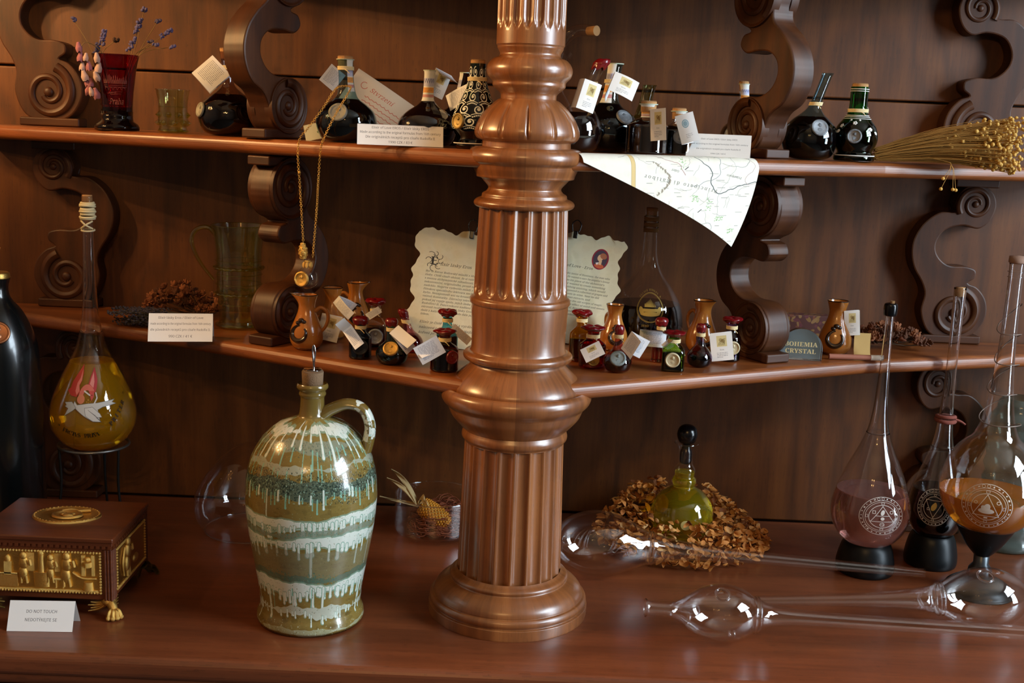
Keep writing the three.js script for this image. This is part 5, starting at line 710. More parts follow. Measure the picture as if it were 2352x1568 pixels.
{ // casket
  const c = thing('wooden_casket', 'small mahogany casket with gilt relief panels and gilt claw feet', 'casket', [-0.717, 0, 0.013]);
  const W = 0.212, H0 = 0.028, H1 = 0.118, Dp = 0.170, body = grainUV(rbox(W, H1 - H0, Dp, 0.002, 0, (H0 + H1) / 2, 0), 'x', 1.3);
  mesh('body', body, M.box, c);
  mesh('lid', grainUV(rbox(0.220, 0.008, 0.178, 0.0025, 0, 0.127, 0), 'x', 1.3), M.box, c); mesh('lid_step', grainUV(rbox(0.216, 0.007, 0.174, 0.001, 0, 0.1205, 0), 'x', 1.3), M.box, c);
  const den = box(0.0052, 0.0045, 0.003); for (let k = 0; k < 24; k++) { const m = mesh('dentil', den, M.box, c); m.position.set(-0.104 + k * 0.00905, 0.1155, 0.0865); } for (let k = 0; k < 18; k++) { const m = mesh('dentil', den, M.box, c); m.position.set(0.1075, 0.1155, -0.08 + k * 0.0094); m.rotation.y = Math.PI / 2; }
  for (const [sx, sz] of [[1, 1], [-1, 1], [1, -1]]) for (let k = 0; k < 3; k++) mesh('corner_reed', at(new THREE.CylinderGeometry(0.0026, 0.0026, 0.083, 10), sx * (0.1055 - k * 0.0046) + (k ? 0 : 0), 0.07, sz * (0.0855)), M.box, c);
  mesh('corner_reed', merge([0, 1, 2].map((k) => at(new THREE.CylinderGeometry(0.0026, 0.0026, 0.083, 10), 0.1065, 0.07, 0.081 - k * 0.0046))), M.box, c);
  // lid medallion
  const md = mesh('lid_medallion', merge([lathe([[0, 0.0012], [0.046, 0.0012], [0.049, 0.0032], [0.053, 0.0036], [0.055, 0.0014], [0.055, 0]], 60).scale(1, 1, 0.72), ...Array.from({ length: 46 }, (_, k) => ball(0.0015, 0.0515 * Math.sin(k * 0.1366), 0.0036, 0.0515 * 0.72 * Math.cos(k * 0.1366), 1, 0.6, 1, 6))]), M.gold, c); md.position.set(0.002, 0.1308, -0.008);
  mesh('lid_shield', merge([lathe([[0, 0.001], [0.015, 0.0015], [0.018, 0.0042], [0.0215, 0.004], [0.0225, 0.001]], 40).scale(1.12, 1, 0.8), ball(0.009, 0.002, 0.002, 0.002, 1, 0.4, 0.8), ball(0.006, -0.006, 0.003, -0.002, 1, 0.4, 0.8), ball(0.005, 0.008, 0.003, -0.003, 1, 0.4, 0.8), tube([[0.012, 0.003, -0.016], [0.022, 0.003, -0.02], [0.03, 0.003, -0.023]], 0.0028, 10, 6), tube([[-0.014, 0.003, -0.015], [0, 0.004, -0.021], [0.016, 0.003, -0.019]], 0.0022, 12, 6)]), M.gold, c).position.set(0.004, 0.1322, -0.004);
  // front relief
  const fr = new THREE.Group(); fr.name = 'front_relief'; fr.position.set(0, 0.0735, Dp / 2 + 0.001); c.add(fr);
  const PW = 0.178, PH = 0.066; mesh('plate', box(PW, PH, 0.002), M.gold, fr);
  const bead = new THREE.SphereGeometry(0.0022, 8, 6), bd = []; for (let k = 0; k < 38; k++) for (const s of [-1, 1]) { const b = bead.clone(); b.translate(-PW / 2 + k * PW / 37, s * PH / 2, 0.0016); bd.push(b); } for (let k = 1; k < 14; k++) for (const s of [-1, 1]) { const b = bead.clone(); b.translate(s * PW / 2, -PH / 2 + k * PH / 14, 0.0016); bd.push(b); } mesh('beading', merge(bd), M.gold, fr);
  const fig = (x, y, s) => merge([ball(0.0055 * s, x, y + 0.021 * s, 0.003, 1, 1.15, 0.7), ball(0.009 * s, x, y + 0.009 * s, 0.002, 0.85, 1.2, 0.5), ball(0.008 * s, x - 0.002 * s, y - 0.008 * s, 0.002, 0.9, 1.5, 0.45), tube([[x + 0.006 * s, y + 0.012 * s, 0.003], [x + 0.012 * s, y + 0.006 * s, 0.005], [x + 0.01 * s, y + 0.016 * s, 0.005]], 0.0021 * s, 8, 6), tube([[x - 0.004 * s, y - 0.012 * s, 0.003], [x - 0.004 * s, y - 0.024 * s, 0.003]], 0.002 * s, 4, 6), tube([[x + 0.003 * s, y - 0.012 * s, 0.003], [x + 0.005 * s, y - 0.024 * s, 0.003]], 0.002 * s, 4, 6)]);
  for (const [x, y, s] of [[-0.03, 0.004, 1], [0.012, 0.004, 0.9], [0.037, 0.003, 1.1]]) mesh('figure', fig(x, y, s), M.gold, fr);
  const flatRelief = [box(0.03, 0.02, 0.003, -0.055, -0.016, 0.002), box(0.011, 0.022, 0.003, -0.055, 0.004, 0.003), ball(0.006, -0.055, 0.018, 0.002, 0.8, 1.2, 0.5), at(new THREE.CylinderGeometry(0.013, 0.012, 0.024, 16).scale(1, 1, 0.35), -0.003, -0.013, 0.001), at(new THREE.CylinderGeometry(0.0045, 0.005, 0.03, 12).scale(1, 1, 0.6), -0.003, 0.012, 0.002), ball(0.005, -0.003, 0.03, 0.002, 1, 1, 0.6), box(0.012, 0.03, 0.002, -0.02, 0.015, 0.001), box(0.012, 0.03, 0.002, 0.024, 0.015, 0.001), box(0.006, 0.034, 0.003, 0.063, 0.012, 0.001), box(0.005, 0.034, 0.002, 0.078, 0.012, 0.001), at(new THREE.CylinderGeometry(0.006, 0.006, 0.008, 12), 0.070, 0.014, 0.002), ball(0.005, 0.07, 0.022, 0.002, 1, 0.8, 0.6), tube([[0.046, 0.0, 0.002], [0.06, -0.008, 0.003], [0.084, -0.009, 0.003]], 0.0018, 12, 6), at(new THREE.CylinderGeometry(0.007, 0.008, 0.014, 14).scale(1, 1, 0.5), 0.07, -0.022, 0.002), box(PW * 0.96, 0.003, 0.003, 0, -0.03, 0.001), box(0.03, 0.002, 0.003, -0.055, -0.004, 0.003), tube([[0.02, -0.012, 0.003], [0.02, -0.026, 0.003]], 0.0014, 4, 6), tube([[0.03, -0.012, 0.003], [0.031, -0.026, 0.003]], 0.0014, 4, 6), box(0.018, 0.003, 0.004, 0.025, -0.011, 0.002)];
  mesh('furnishings', merge(flatRelief), M.gold, fr);
  const sr = new THREE.Group(); sr.name = 'side_relief'; sr.position.set(W / 2 + 0.001, 0.0735, 0); sr.rotation.y = Math.PI / 2; c.add(sr);
  mesh('plate', box(0.136, 0.066, 0.002), M.brass, sr); const sb = []; for (let k = 0; k < 30; k++) for (const s of [-1, 1]) { const b = bead.clone(); b.translate(-0.068 + k * 0.136 / 29, s * 0.033, 0.0016); sb.push(b); } for (let k = 1; k < 14; k++) for (const s of [-1, 1]) { const b = bead.clone(); b.translate(s * 0.068, -0.033 + k * 0.066 / 14, 0.0016); sb.push(b); } mesh('beading', merge(sb), M.gold, sr);
  mesh('figure', merge([fig(-0.02, 0.002, 1.25), tube([[-0.04, -0.022, 0.003], [-0.044, 0, 0.003], [-0.034, 0.024, 0.003]], 0.0018, 12, 6), ball(0.009, 0.02, -0.014, 0.001, 1.4, 0.9, 0.4)]), M.gold, sr);
  // claw feet
  for (const [sx, sz] of [[1, 1], [-1, 1], [1, -1], [-1, -1]]) {
    const g = [ball(0.011, 0, 0.024, 0, 1.1, 0.8, 1.1), taperTube([[0, 0.024, 0], [0.007, 0.02, 0.007], [0.012, 0.012, 0.012]], (t) => 0.0085 - 0.002 * t, 12, 10)];
    for (const a of [-0.6, -0.1, 0.4, 0.9]) { const dx = Math.sin(a + 0.35), dz = Math.cos(a + 0.35); g.push(taperTube([[0.010, 0.012, 0.010], [0.010 + dx * 0.009, 0.013, 0.010 + dz * 0.009], [0.010 + dx * 0.014, 0.005, 0.010 + dz * 0.014]], (t) => 0.0050 - 0.0014 * t, 10, 8), ball(0.0042, 0.010 + dx * 0.014, 0.0044, 0.010 + dz * 0.014)); }
    for (const [ux, uz] of [[-1, 0.12], [0.12, -1]]) for (let k = 0; k < 4; k++) g.push(taperTube([[0, 0.022, 0], [ux * 0.016, 0.021 - k * 0.0035, uz * 0.016], [ux * (0.028 + 0.004 * (k % 2)), 0.022 - k * 0.005, uz * 0.03]], (t) => 0.0042 * (1 - t * 0.8), 10, 6));
    const f = merge(g); f.scale(sx, 1, sz); if (sx * sz < 0) { const ps = f.attributes.position; f.computeVertexNormals(); const nn = f.attributes.normal; for (let i = 0; i < nn.count; i++) nn.setXYZ(i, -nn.getX(i), -nn.getY(i), -nn.getZ(i)); }
    const m = mesh('claw_foot', f, M.gold, c); m.position.set(sx * (W / 2 - 0.008), 0.0005, sz * (Dp / 2 - 0.008));
  }
  tentCard('white tent card reading do not touch, before the casket', [-0.703, 0.0004, 0.139], 0.06, 0.098, 0.046, 0.02, cardTexture([['DO NOT TOUCH', 34, 100], ['NEDOTÝKEJTE SE', 34, 168]], 512, 250));
}
{ // black bottle at the edge
  const b = thing('black_bottle', 'tall matt black bottle with gilt cap and bronze medallion', 'bottle', [-0.909, 0, -0.2]);
  const prof = [[0, 0.0005], [0.068, 0.001], ...smooth([[0.071, 0.006], [0.071, 0.1], [0.0705, 0.25], [0.068, 0.34], [0.061, 0.385], [0.044, 0.425], [0.0275, 0.447], [0.022, 0.458], [0.0205, 0.472], [0.0235, 0.485], [0.024, 0.487]], 60)];
  mesh('glass', lathe(prof, 64), phy({ color: 0x05090a, roughness: 0.24, clearcoat: 0.4, clearcoatRoughness: 0.12 }), b);
  mesh('cap', at(lathe([[0, 0.012], [0.021, 0.012], [0.0235, 0.010], [0.0245, 0.003], [0.022, 0], [0, 0]], 32), 0, 0.486, 0), M.gold, b);
  mesh('cap_figure', at(merge([ball(0.007, 0, 0.006, 0, 1, 1, 1), taperTube([[0, 0.006, 0], [0.001, 0.02, 0], [0, 0.034, 0]], (t) => 0.0058 - 0.003 * t, 12, 8), ball(0.0042, 0, 0.038, 0), taperTube([[0, 0.027, 0], [0.006, 0.034, 0], [0.011, 0.045, 0.002]], (t) => 0.0022 - 0.001 * t, 10, 6), taperTube([[0, 0.027, 0], [-0.007, 0.03, 0], [-0.012, 0.038, 0.002]], (t) => 0.0022 - 0.001 * t, 10, 6)]), 0, 0.497, 0), M.gold, b);
  const az = toCam(-0.909, -0.2), s = mesh('medallion', sealGeo(0.0205), M.bronze, b), y = 0.399, r = radiusAt(prof, y), n = V(Math.sin(az), 0.72, Math.cos(az)).normalize(); s.position.set(r * Math.sin(az) * 1.0, y, r * Math.cos(az) * 1.0).addScaledVector(n, 0.002); s.quaternion.setFromUnitVectors(V(0, 0, 1), V(Math.sin(az), 0.45, Math.cos(az)).normalize());
}
// tall flasks: outline given from foot to lip
function tallFlask(label, pos, outline, level, liq, extra) {
  const prof = [[0, outline[0][1] - 0.0006], ...smooth(outline, 80)], f = thing('long_neck_flask', label, 'flask', pos);
  const cut = 1 + prof.findIndex((p, i) => i > 20 && p[0] < 0.021 && p[1] > outline[0][1] + 0.12), low = prof.slice(0, cut), high = prof.slice(cut - 1);
  mesh('glass', lathe(low, 60), M.glass, f); mesh('inner_face', lathe(prof.filter((p) => p[1] > level + 0.001 && p[1] < high[0][1]).map(([r, y]) => [r - 0.0016, y]), 60), M.glass, f);
  mesh('neck', lathe([...high, ...high.slice().reverse().map(([r, y]) => [r - 0.0018, y]), high[0]], 40), M.glassSolid, f);
  const bot = outline[0][1];
  mesh('liquid', lathe([[0, bot + 0.0015], ...prof.filter((p) => p[1] > bot + 0.001 && p[1] < level && p[0] > 0.01).map(([r, y]) => [Math.max(0.0005, r - 0.0014), y + 0.0002]), [radiusAt(prof, level) - 0.0014, level], [0, level]], 60), liq, f);
  extra(f, prof);
  return f;
}
const sealTex = (draw) => canvas(512, 512, (x, w) => { x.clearRect(0, 0, w, w); x.translate(256, 256); x.strokeStyle = x.fillStyle = 'rgba(222,220,214,.92)'; for (const [r, l] of [[236, 6], [196, 5], [176, 4], [140, 6]]) { x.lineWidth = l; x.beginPath(); x.arc(0, 0, r, 0, 7); x.stroke(); } for (let k = 0; k < 28; k++) { const a = k * 0.2244; x.save(); x.rotate(a); if (k % 9 === 0) { x.lineWidth = 4; x.beginPath(); x.arc(0, -216, 15, 0, 7); x.stroke(); } else { x.fillRect(-6, -224, 8 + 6 * (k % 3), 12 + 4 * (k % 2)); } x.restore(); } for (let k = 0; k < 4; k++) { x.save(); x.rotate(k * 1.5708); x.lineWidth = 4; x.strokeRect(-16, -170, 32, 20); x.restore(); } x.lineWidth = 6; draw(x); });
const tri = (x, s, up) => { x.beginPath(); x.moveTo(0, -s * up); x.lineTo(s * 0.95, s * 0.72 * up); x.lineTo(-s * 0.95, s * 0.72 * up); x.closePath(); x.stroke(); };
const sealMat = (t) => std({ map: t, transparent: true, roughness: 0.6 });
{
  const y = tallFlask('long-necked flask of yellow oil with painted red and white birds', [-0.768, 0, -0.265], [[0.0324,0.1689],[0.0469,0.1747],[0.0598,0.1856],[0.0710,0.2023],[0.0765,0.2190],[0.0764,0.2398],[0.0706,0.2646],[0.0609,0.2893],[0.0495,0.3139],[0.0367,0.3385],[0.0263,0.3629],[0.0190,0.3912],[0.0150,0.4194],[0.0126,0.4514],[0.0110,0.5150],[0.0101,0.5818],[0.0101,0.6090],[0.0093,0.6323]], 0.3335, litLiquid(0.78, 0.42, 0.008, 0.74), (f, prof) => {
    mesh('cork', lathe([[0, 0.618], [0.008, 0.618], [0.0088, 0.634], [0, 0.634]], 18), M.cork, f);
    const g = []; for (let k = 0; k < 10; k++) g.push(at(new THREE.TorusGeometry(0.0118 + 0.0012 * Math.sin(k * 1.9), 0.0021, 7, 22).rotateX(Math.PI / 2 + 0.16 * Math.sin(k * 2.4)), 0, 0.592 + k * 0.0031, 0)); for (const s of [-1, 1]) g.push(tube([[-0.0105, 0.574 + (s > 0 ? 0 : 0.014), 0.005], [0, 0.581, 0.0118], [0.0105, 0.574 + (s > 0 ? 0.014 : 0), 0.005]], 0.0017, 14, 6)); g.push(at(new THREE.TorusGeometry(0.0112, 0.0016, 6, 22).rotateX(Math.PI / 2 + 0.1), 0, 0.571, 0));
    mesh('twine', merge(g), std({ color: 0xd8cba2, roughness: 0.95 }), f);
    TX.birds = canvas(1024, 1024, (x) => {
      x.clearRect(0, 0, 1024, 1024); const P = (c, pts, s) => { x.fillStyle = c; x.beginPath(); pts.forEach(([a, b], i) => (i ? x.lineTo(a, b) : x.moveTo(a, b))); x.closePath(); x.fill(); if (s) { x.strokeStyle = s; x.lineWidth = 4; x.stroke(); } };
      // red bird: two raised wings, curved neck
      P('#b3362c', [[330, 60], [345, 150], [330, 230], [300, 280], [320, 330], [280, 390], [200, 380], [130, 330], [170, 300], [180, 240], [230, 170]]); P('#d8786a', [[325, 110], [330, 220], [296, 270], [310, 330], [276, 372], [250, 330], [262, 250], [300, 200]]);
      P('#b02c34', [[540, 90], [560, 160], [570, 220], [548, 300], [520, 350], [470, 300], [430, 260], [470, 180]]); P('#d88880', [[520, 140], [520, 240], [500, 300], [450, 260], [480, 200]]);
      x.strokeStyle = '#cf6a5c'; x.lineWidth = 58; x.lineCap = 'round'; x.beginPath(); x.moveTo(330, 400); x.bezierCurveTo(340, 290, 430, 260, 480, 330); x.stroke(); P('#c24440', [[440, 330], [510, 330], [500, 390], [470, 430], [460, 400]]); x.fillStyle = '#cf7a58'; x.beginPath(); x.arc(340, 410, 48, 0, 7); x.fill(); x.fillStyle = '#301010'; x.beginPath(); x.arc(478, 372, 6, 0, 7); x.fill();
      // white bird on its back
      const wh = '#c9cac6', ln = '#6a6c6c'; P(wh, [[262, 430], [300, 470], [420, 455], [540, 450], [760, 430], [720, 455], [770, 475], [600, 495], [540, 520], [560, 640], [480, 640], [380, 580], [300, 520], [250, 480]], ln); P('#b8bab6', [[262, 470], [230, 440], [130, 450], [160, 480], [140, 490], [190, 510], [150, 590], [250, 530], [290, 500]], ln); P('#d6d7d4', [[390, 500], [480, 490], [560, 560], [580, 600], [520, 600], [570, 650], [480, 640], [400, 580]], ln);
      x.strokeStyle = wh; x.lineWidth = 16; x.beginPath(); x.moveTo(500, 460); x.lineTo(540, 400); x.lineTo(530, 350); x.stroke(); x.beginPath(); x.moveTo(450, 370); x.lineTo(380, 330); x.stroke(); x.strokeStyle = ln; x.lineWidth = 4; for (let k = 0; k < 6; k++) { x.beginPath(); x.moveTo(430 + k * 14, 520 + k * 10); x.lineTo(520 + k * 8, 590 + k * 9); x.stroke(); }
      // lettering on a curve
      x.fillStyle = '#15100a'; const s = '* FRCTIS PRITI   PRITER °', n = s.length; for (let k = 0; k < n; k++) { const t = k / (n - 1), X = 60 + 900 * t, Y = t < 0.6 ? 730 + 90 * Math.sin(Math.PI * t / 0.75) : 783 - 370 * ((t - 0.6) / 0.4) ** 1.1; x.save(); x.translate(X, Y); x.rotate(t < 0.25 ? 0.5 : t < 0.5 ? 0 : -0.6 - 0.5 * (t - 0.5)); x.font = 'bold 66px serif'; x.textAlign = 'center'; x.fillText(s[k], 0, 0); x.restore(); }
    });
    mesh('painted_birds', patch(prof, 0.172, 0.345, toCam(-0.768, -0.265) + 0.05, 2.1, 0.0006, 40, 40), std({ map: TX.birds, transparent: true, roughness: 0.5 }), f);
    const herb = []; for (const [a, b] of [[[-0.02, 0.176, 0.03], [-0.012, 0.325, 0.02]], [[0.01, 0.2, 0.04], [0.055, 0.25, 0.02]], [[0.02, 0.21, 0.045], [0.05, 0.212, 0.03]]]) herb.push(tube([a, b], 0.0008, 4, 5)); mesh('herb_stalks', merge(herb), std({ color: 0x8a6a20, roughness: 0.9 }), f);
  });
  const s = thing('flask_stand', 'thin iron ring stand carrying the yellow bird flask', 'stand', [-0.768, 0, -0.265]);
  mesh('ring', at(new THREE.TorusGeometry(0.062, 0.0028, 8, 60).rotateX(Math.PI / 2), 0, 0.174, 0), std({ color: 0x8a8a88, metalness: 0.9, roughness: 0.35 }), s);
  for (let k = 0; k < 3; k++) { const a = -1.0 + k * 2.094; mesh('leg', tube([[0.062 * Math.sin(a), 0.174, 0.062 * Math.cos(a)], [0.06 * Math.sin(a), 0.1, 0.06 * Math.cos(a)], [0.075 * Math.sin(a), 0.003, 0.075 * Math.cos(a)]], 0.0025, 16, 8), M.iron, s); }
}
function roundStand(label, pos, r, h, shape) { const s = thing('flask_stand', label, 'stand', pos); if (shape === 'ring') { mesh('ring', lathe(smooth([[r * 0.72, 0.0005], [r, 0.001], [r * 1.05, h * 0.3], [r * 0.92, h * 0.8], [r * 0.76, h], [r * 0.62, h * 0.86], [r * 0.66, h * 0.4], [r * 0.72, 0.0005]], 40), 40), M.standBlack, s); } else { mesh('cup', lathe(smooth([[0.012, h * 0.55], [0.03, h * 0.72], [0.05, h], [0.0535, h * 1.06], [0.05, h * 1.02], [0.028, h * 0.8], [0.0001, h * 0.74]], 30), 40), M.standBlack, s); mesh('stem', lathe([[0.0001, h * 0.2], [0.022, h * 0.22], [0.02, h * 0.36], [0.013, h * 0.44], [0.0135, h * 0.6], [0.0001, h * 0.6]], 30), std({ color: 0x50565a, metalness: 0.8, roughness: 0.35 }), s); mesh('foot', lathe(smooth([[0.0001, h * 0.26], [0.024, h * 0.25], [0.05, h * 0.14], [0.058, h * 0.05], [0.057, 0.0005], [0.0001, 0.0005]], 26), 40), M.standBlack, s); mesh('screw', ball(0.004, 0.012, h * 0.32, 0.018), M.black, s); } }
M.standBlack = std({ color: 0x15181a, metalness: 0.5, roughness: 0.38 });
tallFlask('long-necked flask of rose liquid with black cap and white etched seal', [0.6715, 0, -0.235], [[0.0194,0.0494],[0.0419,0.0595],[0.0579,0.0764],[0.0683,0.0974],[0.0713,0.1184],[0.0696,0.1351],[0.0631,0.1600],[0.0542,0.1849],[0.0437,0.2096],[0.0325,0.2342],[0.0230,0.2588],[0.0174,0.2791],[0.0126,0.3156],[0.0094,0.3798],[0.0074,0.4512],[0.0070,0.4960]], 0.157, litLiquid(0.62, 0.30, 0.26, 0.8), (f, prof) => {
  mesh('cap', at(lathe(smooth([[0.0085, -0.012], [0.0115, -0.01], [0.012, 0.005], [0.0095, 0.0105], [0, 0.011]], 16), 24), 0, 0.492, 0), M.black, f); mesh('cork', at(new THREE.CylinderGeometry(0.004, 0.004, 0.006, 14), 0.002, 0.504, 0), M.cork, f);
  TX.sealA = sealTex((x) => { x.beginPath(); x.moveTo(-130, 62); x.lineTo(130, 62); x.stroke(); x.beginPath(); x.moveTo(-72, -10); x.lineTo(72, -10); x.lineTo(0, -128); x.closePath(); x.stroke(); x.beginPath(); x.moveTo(72, -10); x.lineTo(118, 62); x.stroke(); x.beginPath(); x.moveTo(-72, -10); x.lineTo(-118, 62); x.stroke(); x.beginPath(); x.arc(0, 24, 20, 0, 7); x.fill(); x.beginPath(); x.arc(0, 100, 22, 0, 7); x.stroke(); x.fillRect(-14, 97, 28, 6); x.beginPath(); x.ellipse(0, -50, 20, 34, 0.3, 0, 7); x.fill(); x.strokeRect(-104, -70, 28, 34); x.beginPath(); x.arc(96, -54, 18, 0, 7); x.stroke(); });
  mesh('etched_seal', patch(prof, 0.092, 0.166, toCam(0.6715, -0.235) + 0.32, 1.24, 0.0007, 30, 30), sealMat(TX.sealA), f);
});
tallFlask('long-necked flask of dark red liquid with rag tie and etched seal', [0.811, 0, -0.286], [[0.0206,0.0535],[0.0396,0.0682],[0.0494,0.0897],[0.0509,0.1154],[0.0475,0.1410],[0.0409,0.1665],[0.0293,0.2003],[0.0195,0.2339],[0.0146,0.2673],[0.0105,0.3336],[0.0096,0.4153],[0.0103,0.4799],[0.0111,0.5295]], 0.150, liquid(0x7a0606, 0.03), (f, prof) => {
  mesh('cork', at(lathe([[0, 0], [0.0085, 0], [0.009, 0.016], [0, 0.016]], 18), 0, 0.514, 0), M.cork, f);
  mesh('rag_tie', merge([at(new THREE.TorusGeometry(0.0165, 0.0042, 8, 28).rotateX(Math.PI / 2 + 0.1), 0, 0.282, 0), at(new THREE.TorusGeometry(0.0158, 0.0036, 8, 28).rotateX(Math.PI / 2 - 0.1), 0, 0.288, 0), taperTube([[0.014, 0.285, 0.009], [0.024, 0.282, 0.01], [0.034, 0.276, 0.008]], (t) => 0.003 - 0.001 * t, 10, 6)]), std({ color: 0x7a4034, roughness: 0.95 }), f);
  TX.sealB = sealTex((x) => { tri(x, 128, -1); x.fillStyle = 'rgba(200,180,100,.95)'; x.beginPath(); x.ellipse(0, -10, 34, 56, 0.5, 0, 7); x.fill(); x.beginPath(); x.ellipse(16, -44, 20, 26, 0, 0, 7); x.fill(); x.strokeRect(-88, 10, 26, 26); });
  mesh('etched_seal', patch(prof, 0.088, 0.162, toCam(0.811, -0.286) - 0.06, 1.3, 0.0007, 30, 30), sealMat(TX.sealB), f);
});
tallFlask('big globe flask of orange liquid with etched triangle seal and wire coil', [0.8515, 0, -0.155], [[0.0170,0.1095],[0.0386,0.1176],[0.0571,0.1297],[0.0708,0.1457],[0.0807,0.1658],[0.0852,0.1858],[0.0842,0.2056],[0.0787,0.2294],[0.0709,0.2492],[0.0609,0.2649],[0.0502,0.2767],[0.0380,0.2884],[0.0288,0.3118],[0.0227,0.3429],[0.0173,0.3892],[0.0142,0.4427],[0.0127,0.5032],[0.0119,0.5630],[0.0126,0.5926]], 0.186, litLiquid(0.62, 0.20, 0.01, 0.6), (f, prof) => {
  mesh('stopper', at(lathe([[0, 0.004], [0.0125, 0.004], [0.0145, 0.006], [0.014, 0.016], [0, 0.0175]], 22), 0, 0.587, 0), std({ color: 0x8a6a58, roughness: 0.8 }), f); mesh('lip', merge([at(new THREE.TorusGeometry(0.0132, 0.001, 6, 30).rotateX(Math.PI / 2), 0, 0.577, 0), at(new THREE.TorusGeometry(0.0129, 0.0009, 6, 30).rotateX(Math.PI / 2), 0, 0.568, 0)]), M.glassSolid, f);
  const w = []; for (let i = 0; i <= 90; i++) { const t = i / 90, a = t * 6.283 * 4.2 + 1, y = 0.515 - t * 0.22, r = radiusAt(prof, y) + 0.0025 + 0.0045 * Math.abs(Math.sin(t * 9)); w.push([r * Math.sin(a), y + 0.01 * Math.sin(a), r * Math.cos(a)]); } mesh('wire_coil', tube(w, 0.0009, 260, 6), std({ color: 0x8a7a70, metalness: 0.6, roughness: 0.5 }), f);
  TX.sealC = sealTex((x) => { tri(x, 132, 1); x.beginPath(); x.ellipse(0, 40, 74, 30, 0, 0, 7); x.fill(); x.beginPath(); x.ellipse(4, 0, 30, 40, 0.3, 0, 7); x.fill(); x.beginPath(); x.ellipse(-26, 10, 22, 30, -0.4, 0, 7); x.fill(); x.beginPath(); x.arc(104, -58, 16, 0, 7); x.stroke(); x.beginPath(); x.arc(-100, -40, 14, 0, 7); x.stroke(); x.fillRect(-18, 106, 36, 18); });
  mesh('etched_seal', patch(prof, 0.139, 0.226, toCam(0.8515, -0.155) - 0.02, 1.06, 0.0007, 30, 30), sealMat(TX.sealC), f);
});
roundStand('low black ring stand under the rose flask', [0.6715, 0, -0.235], 0.05, 0.06, 'ring');
roundStand('low black ring stand under the dark red flask', [0.811, 0, -0.286], 0.046, 0.062, 'ring');
roundStand('black cup stand on round foot under the orange globe flask', [0.8515, 0, -0.155], 0.05, 0.124, 'cup');
{ // ribbed glass jar partly in view
  const r = thing('ribbed_glass_jar', 'grey ribbed glass jar behind the orange globe flask', 'jar', [1.0, 0, -0.4]);
  const p = [[0, 0.001], [0.05, 0.0015]]; for (let k = 0; k <= 40; k++) { const t = k / 40; p.push([0.055 + 0.0025 * Math.sin(t * 60) - 0.02 * Math.max(0, t - 0.86) / 0.14, 0.004 + t * 0.3]); } mesh('glass', lathe(p, 48), phy({ color: 0xaab8b0, transmission: 0.85, thickness: 0, roughness: 0.12, ior: 1.5 }), r);
}
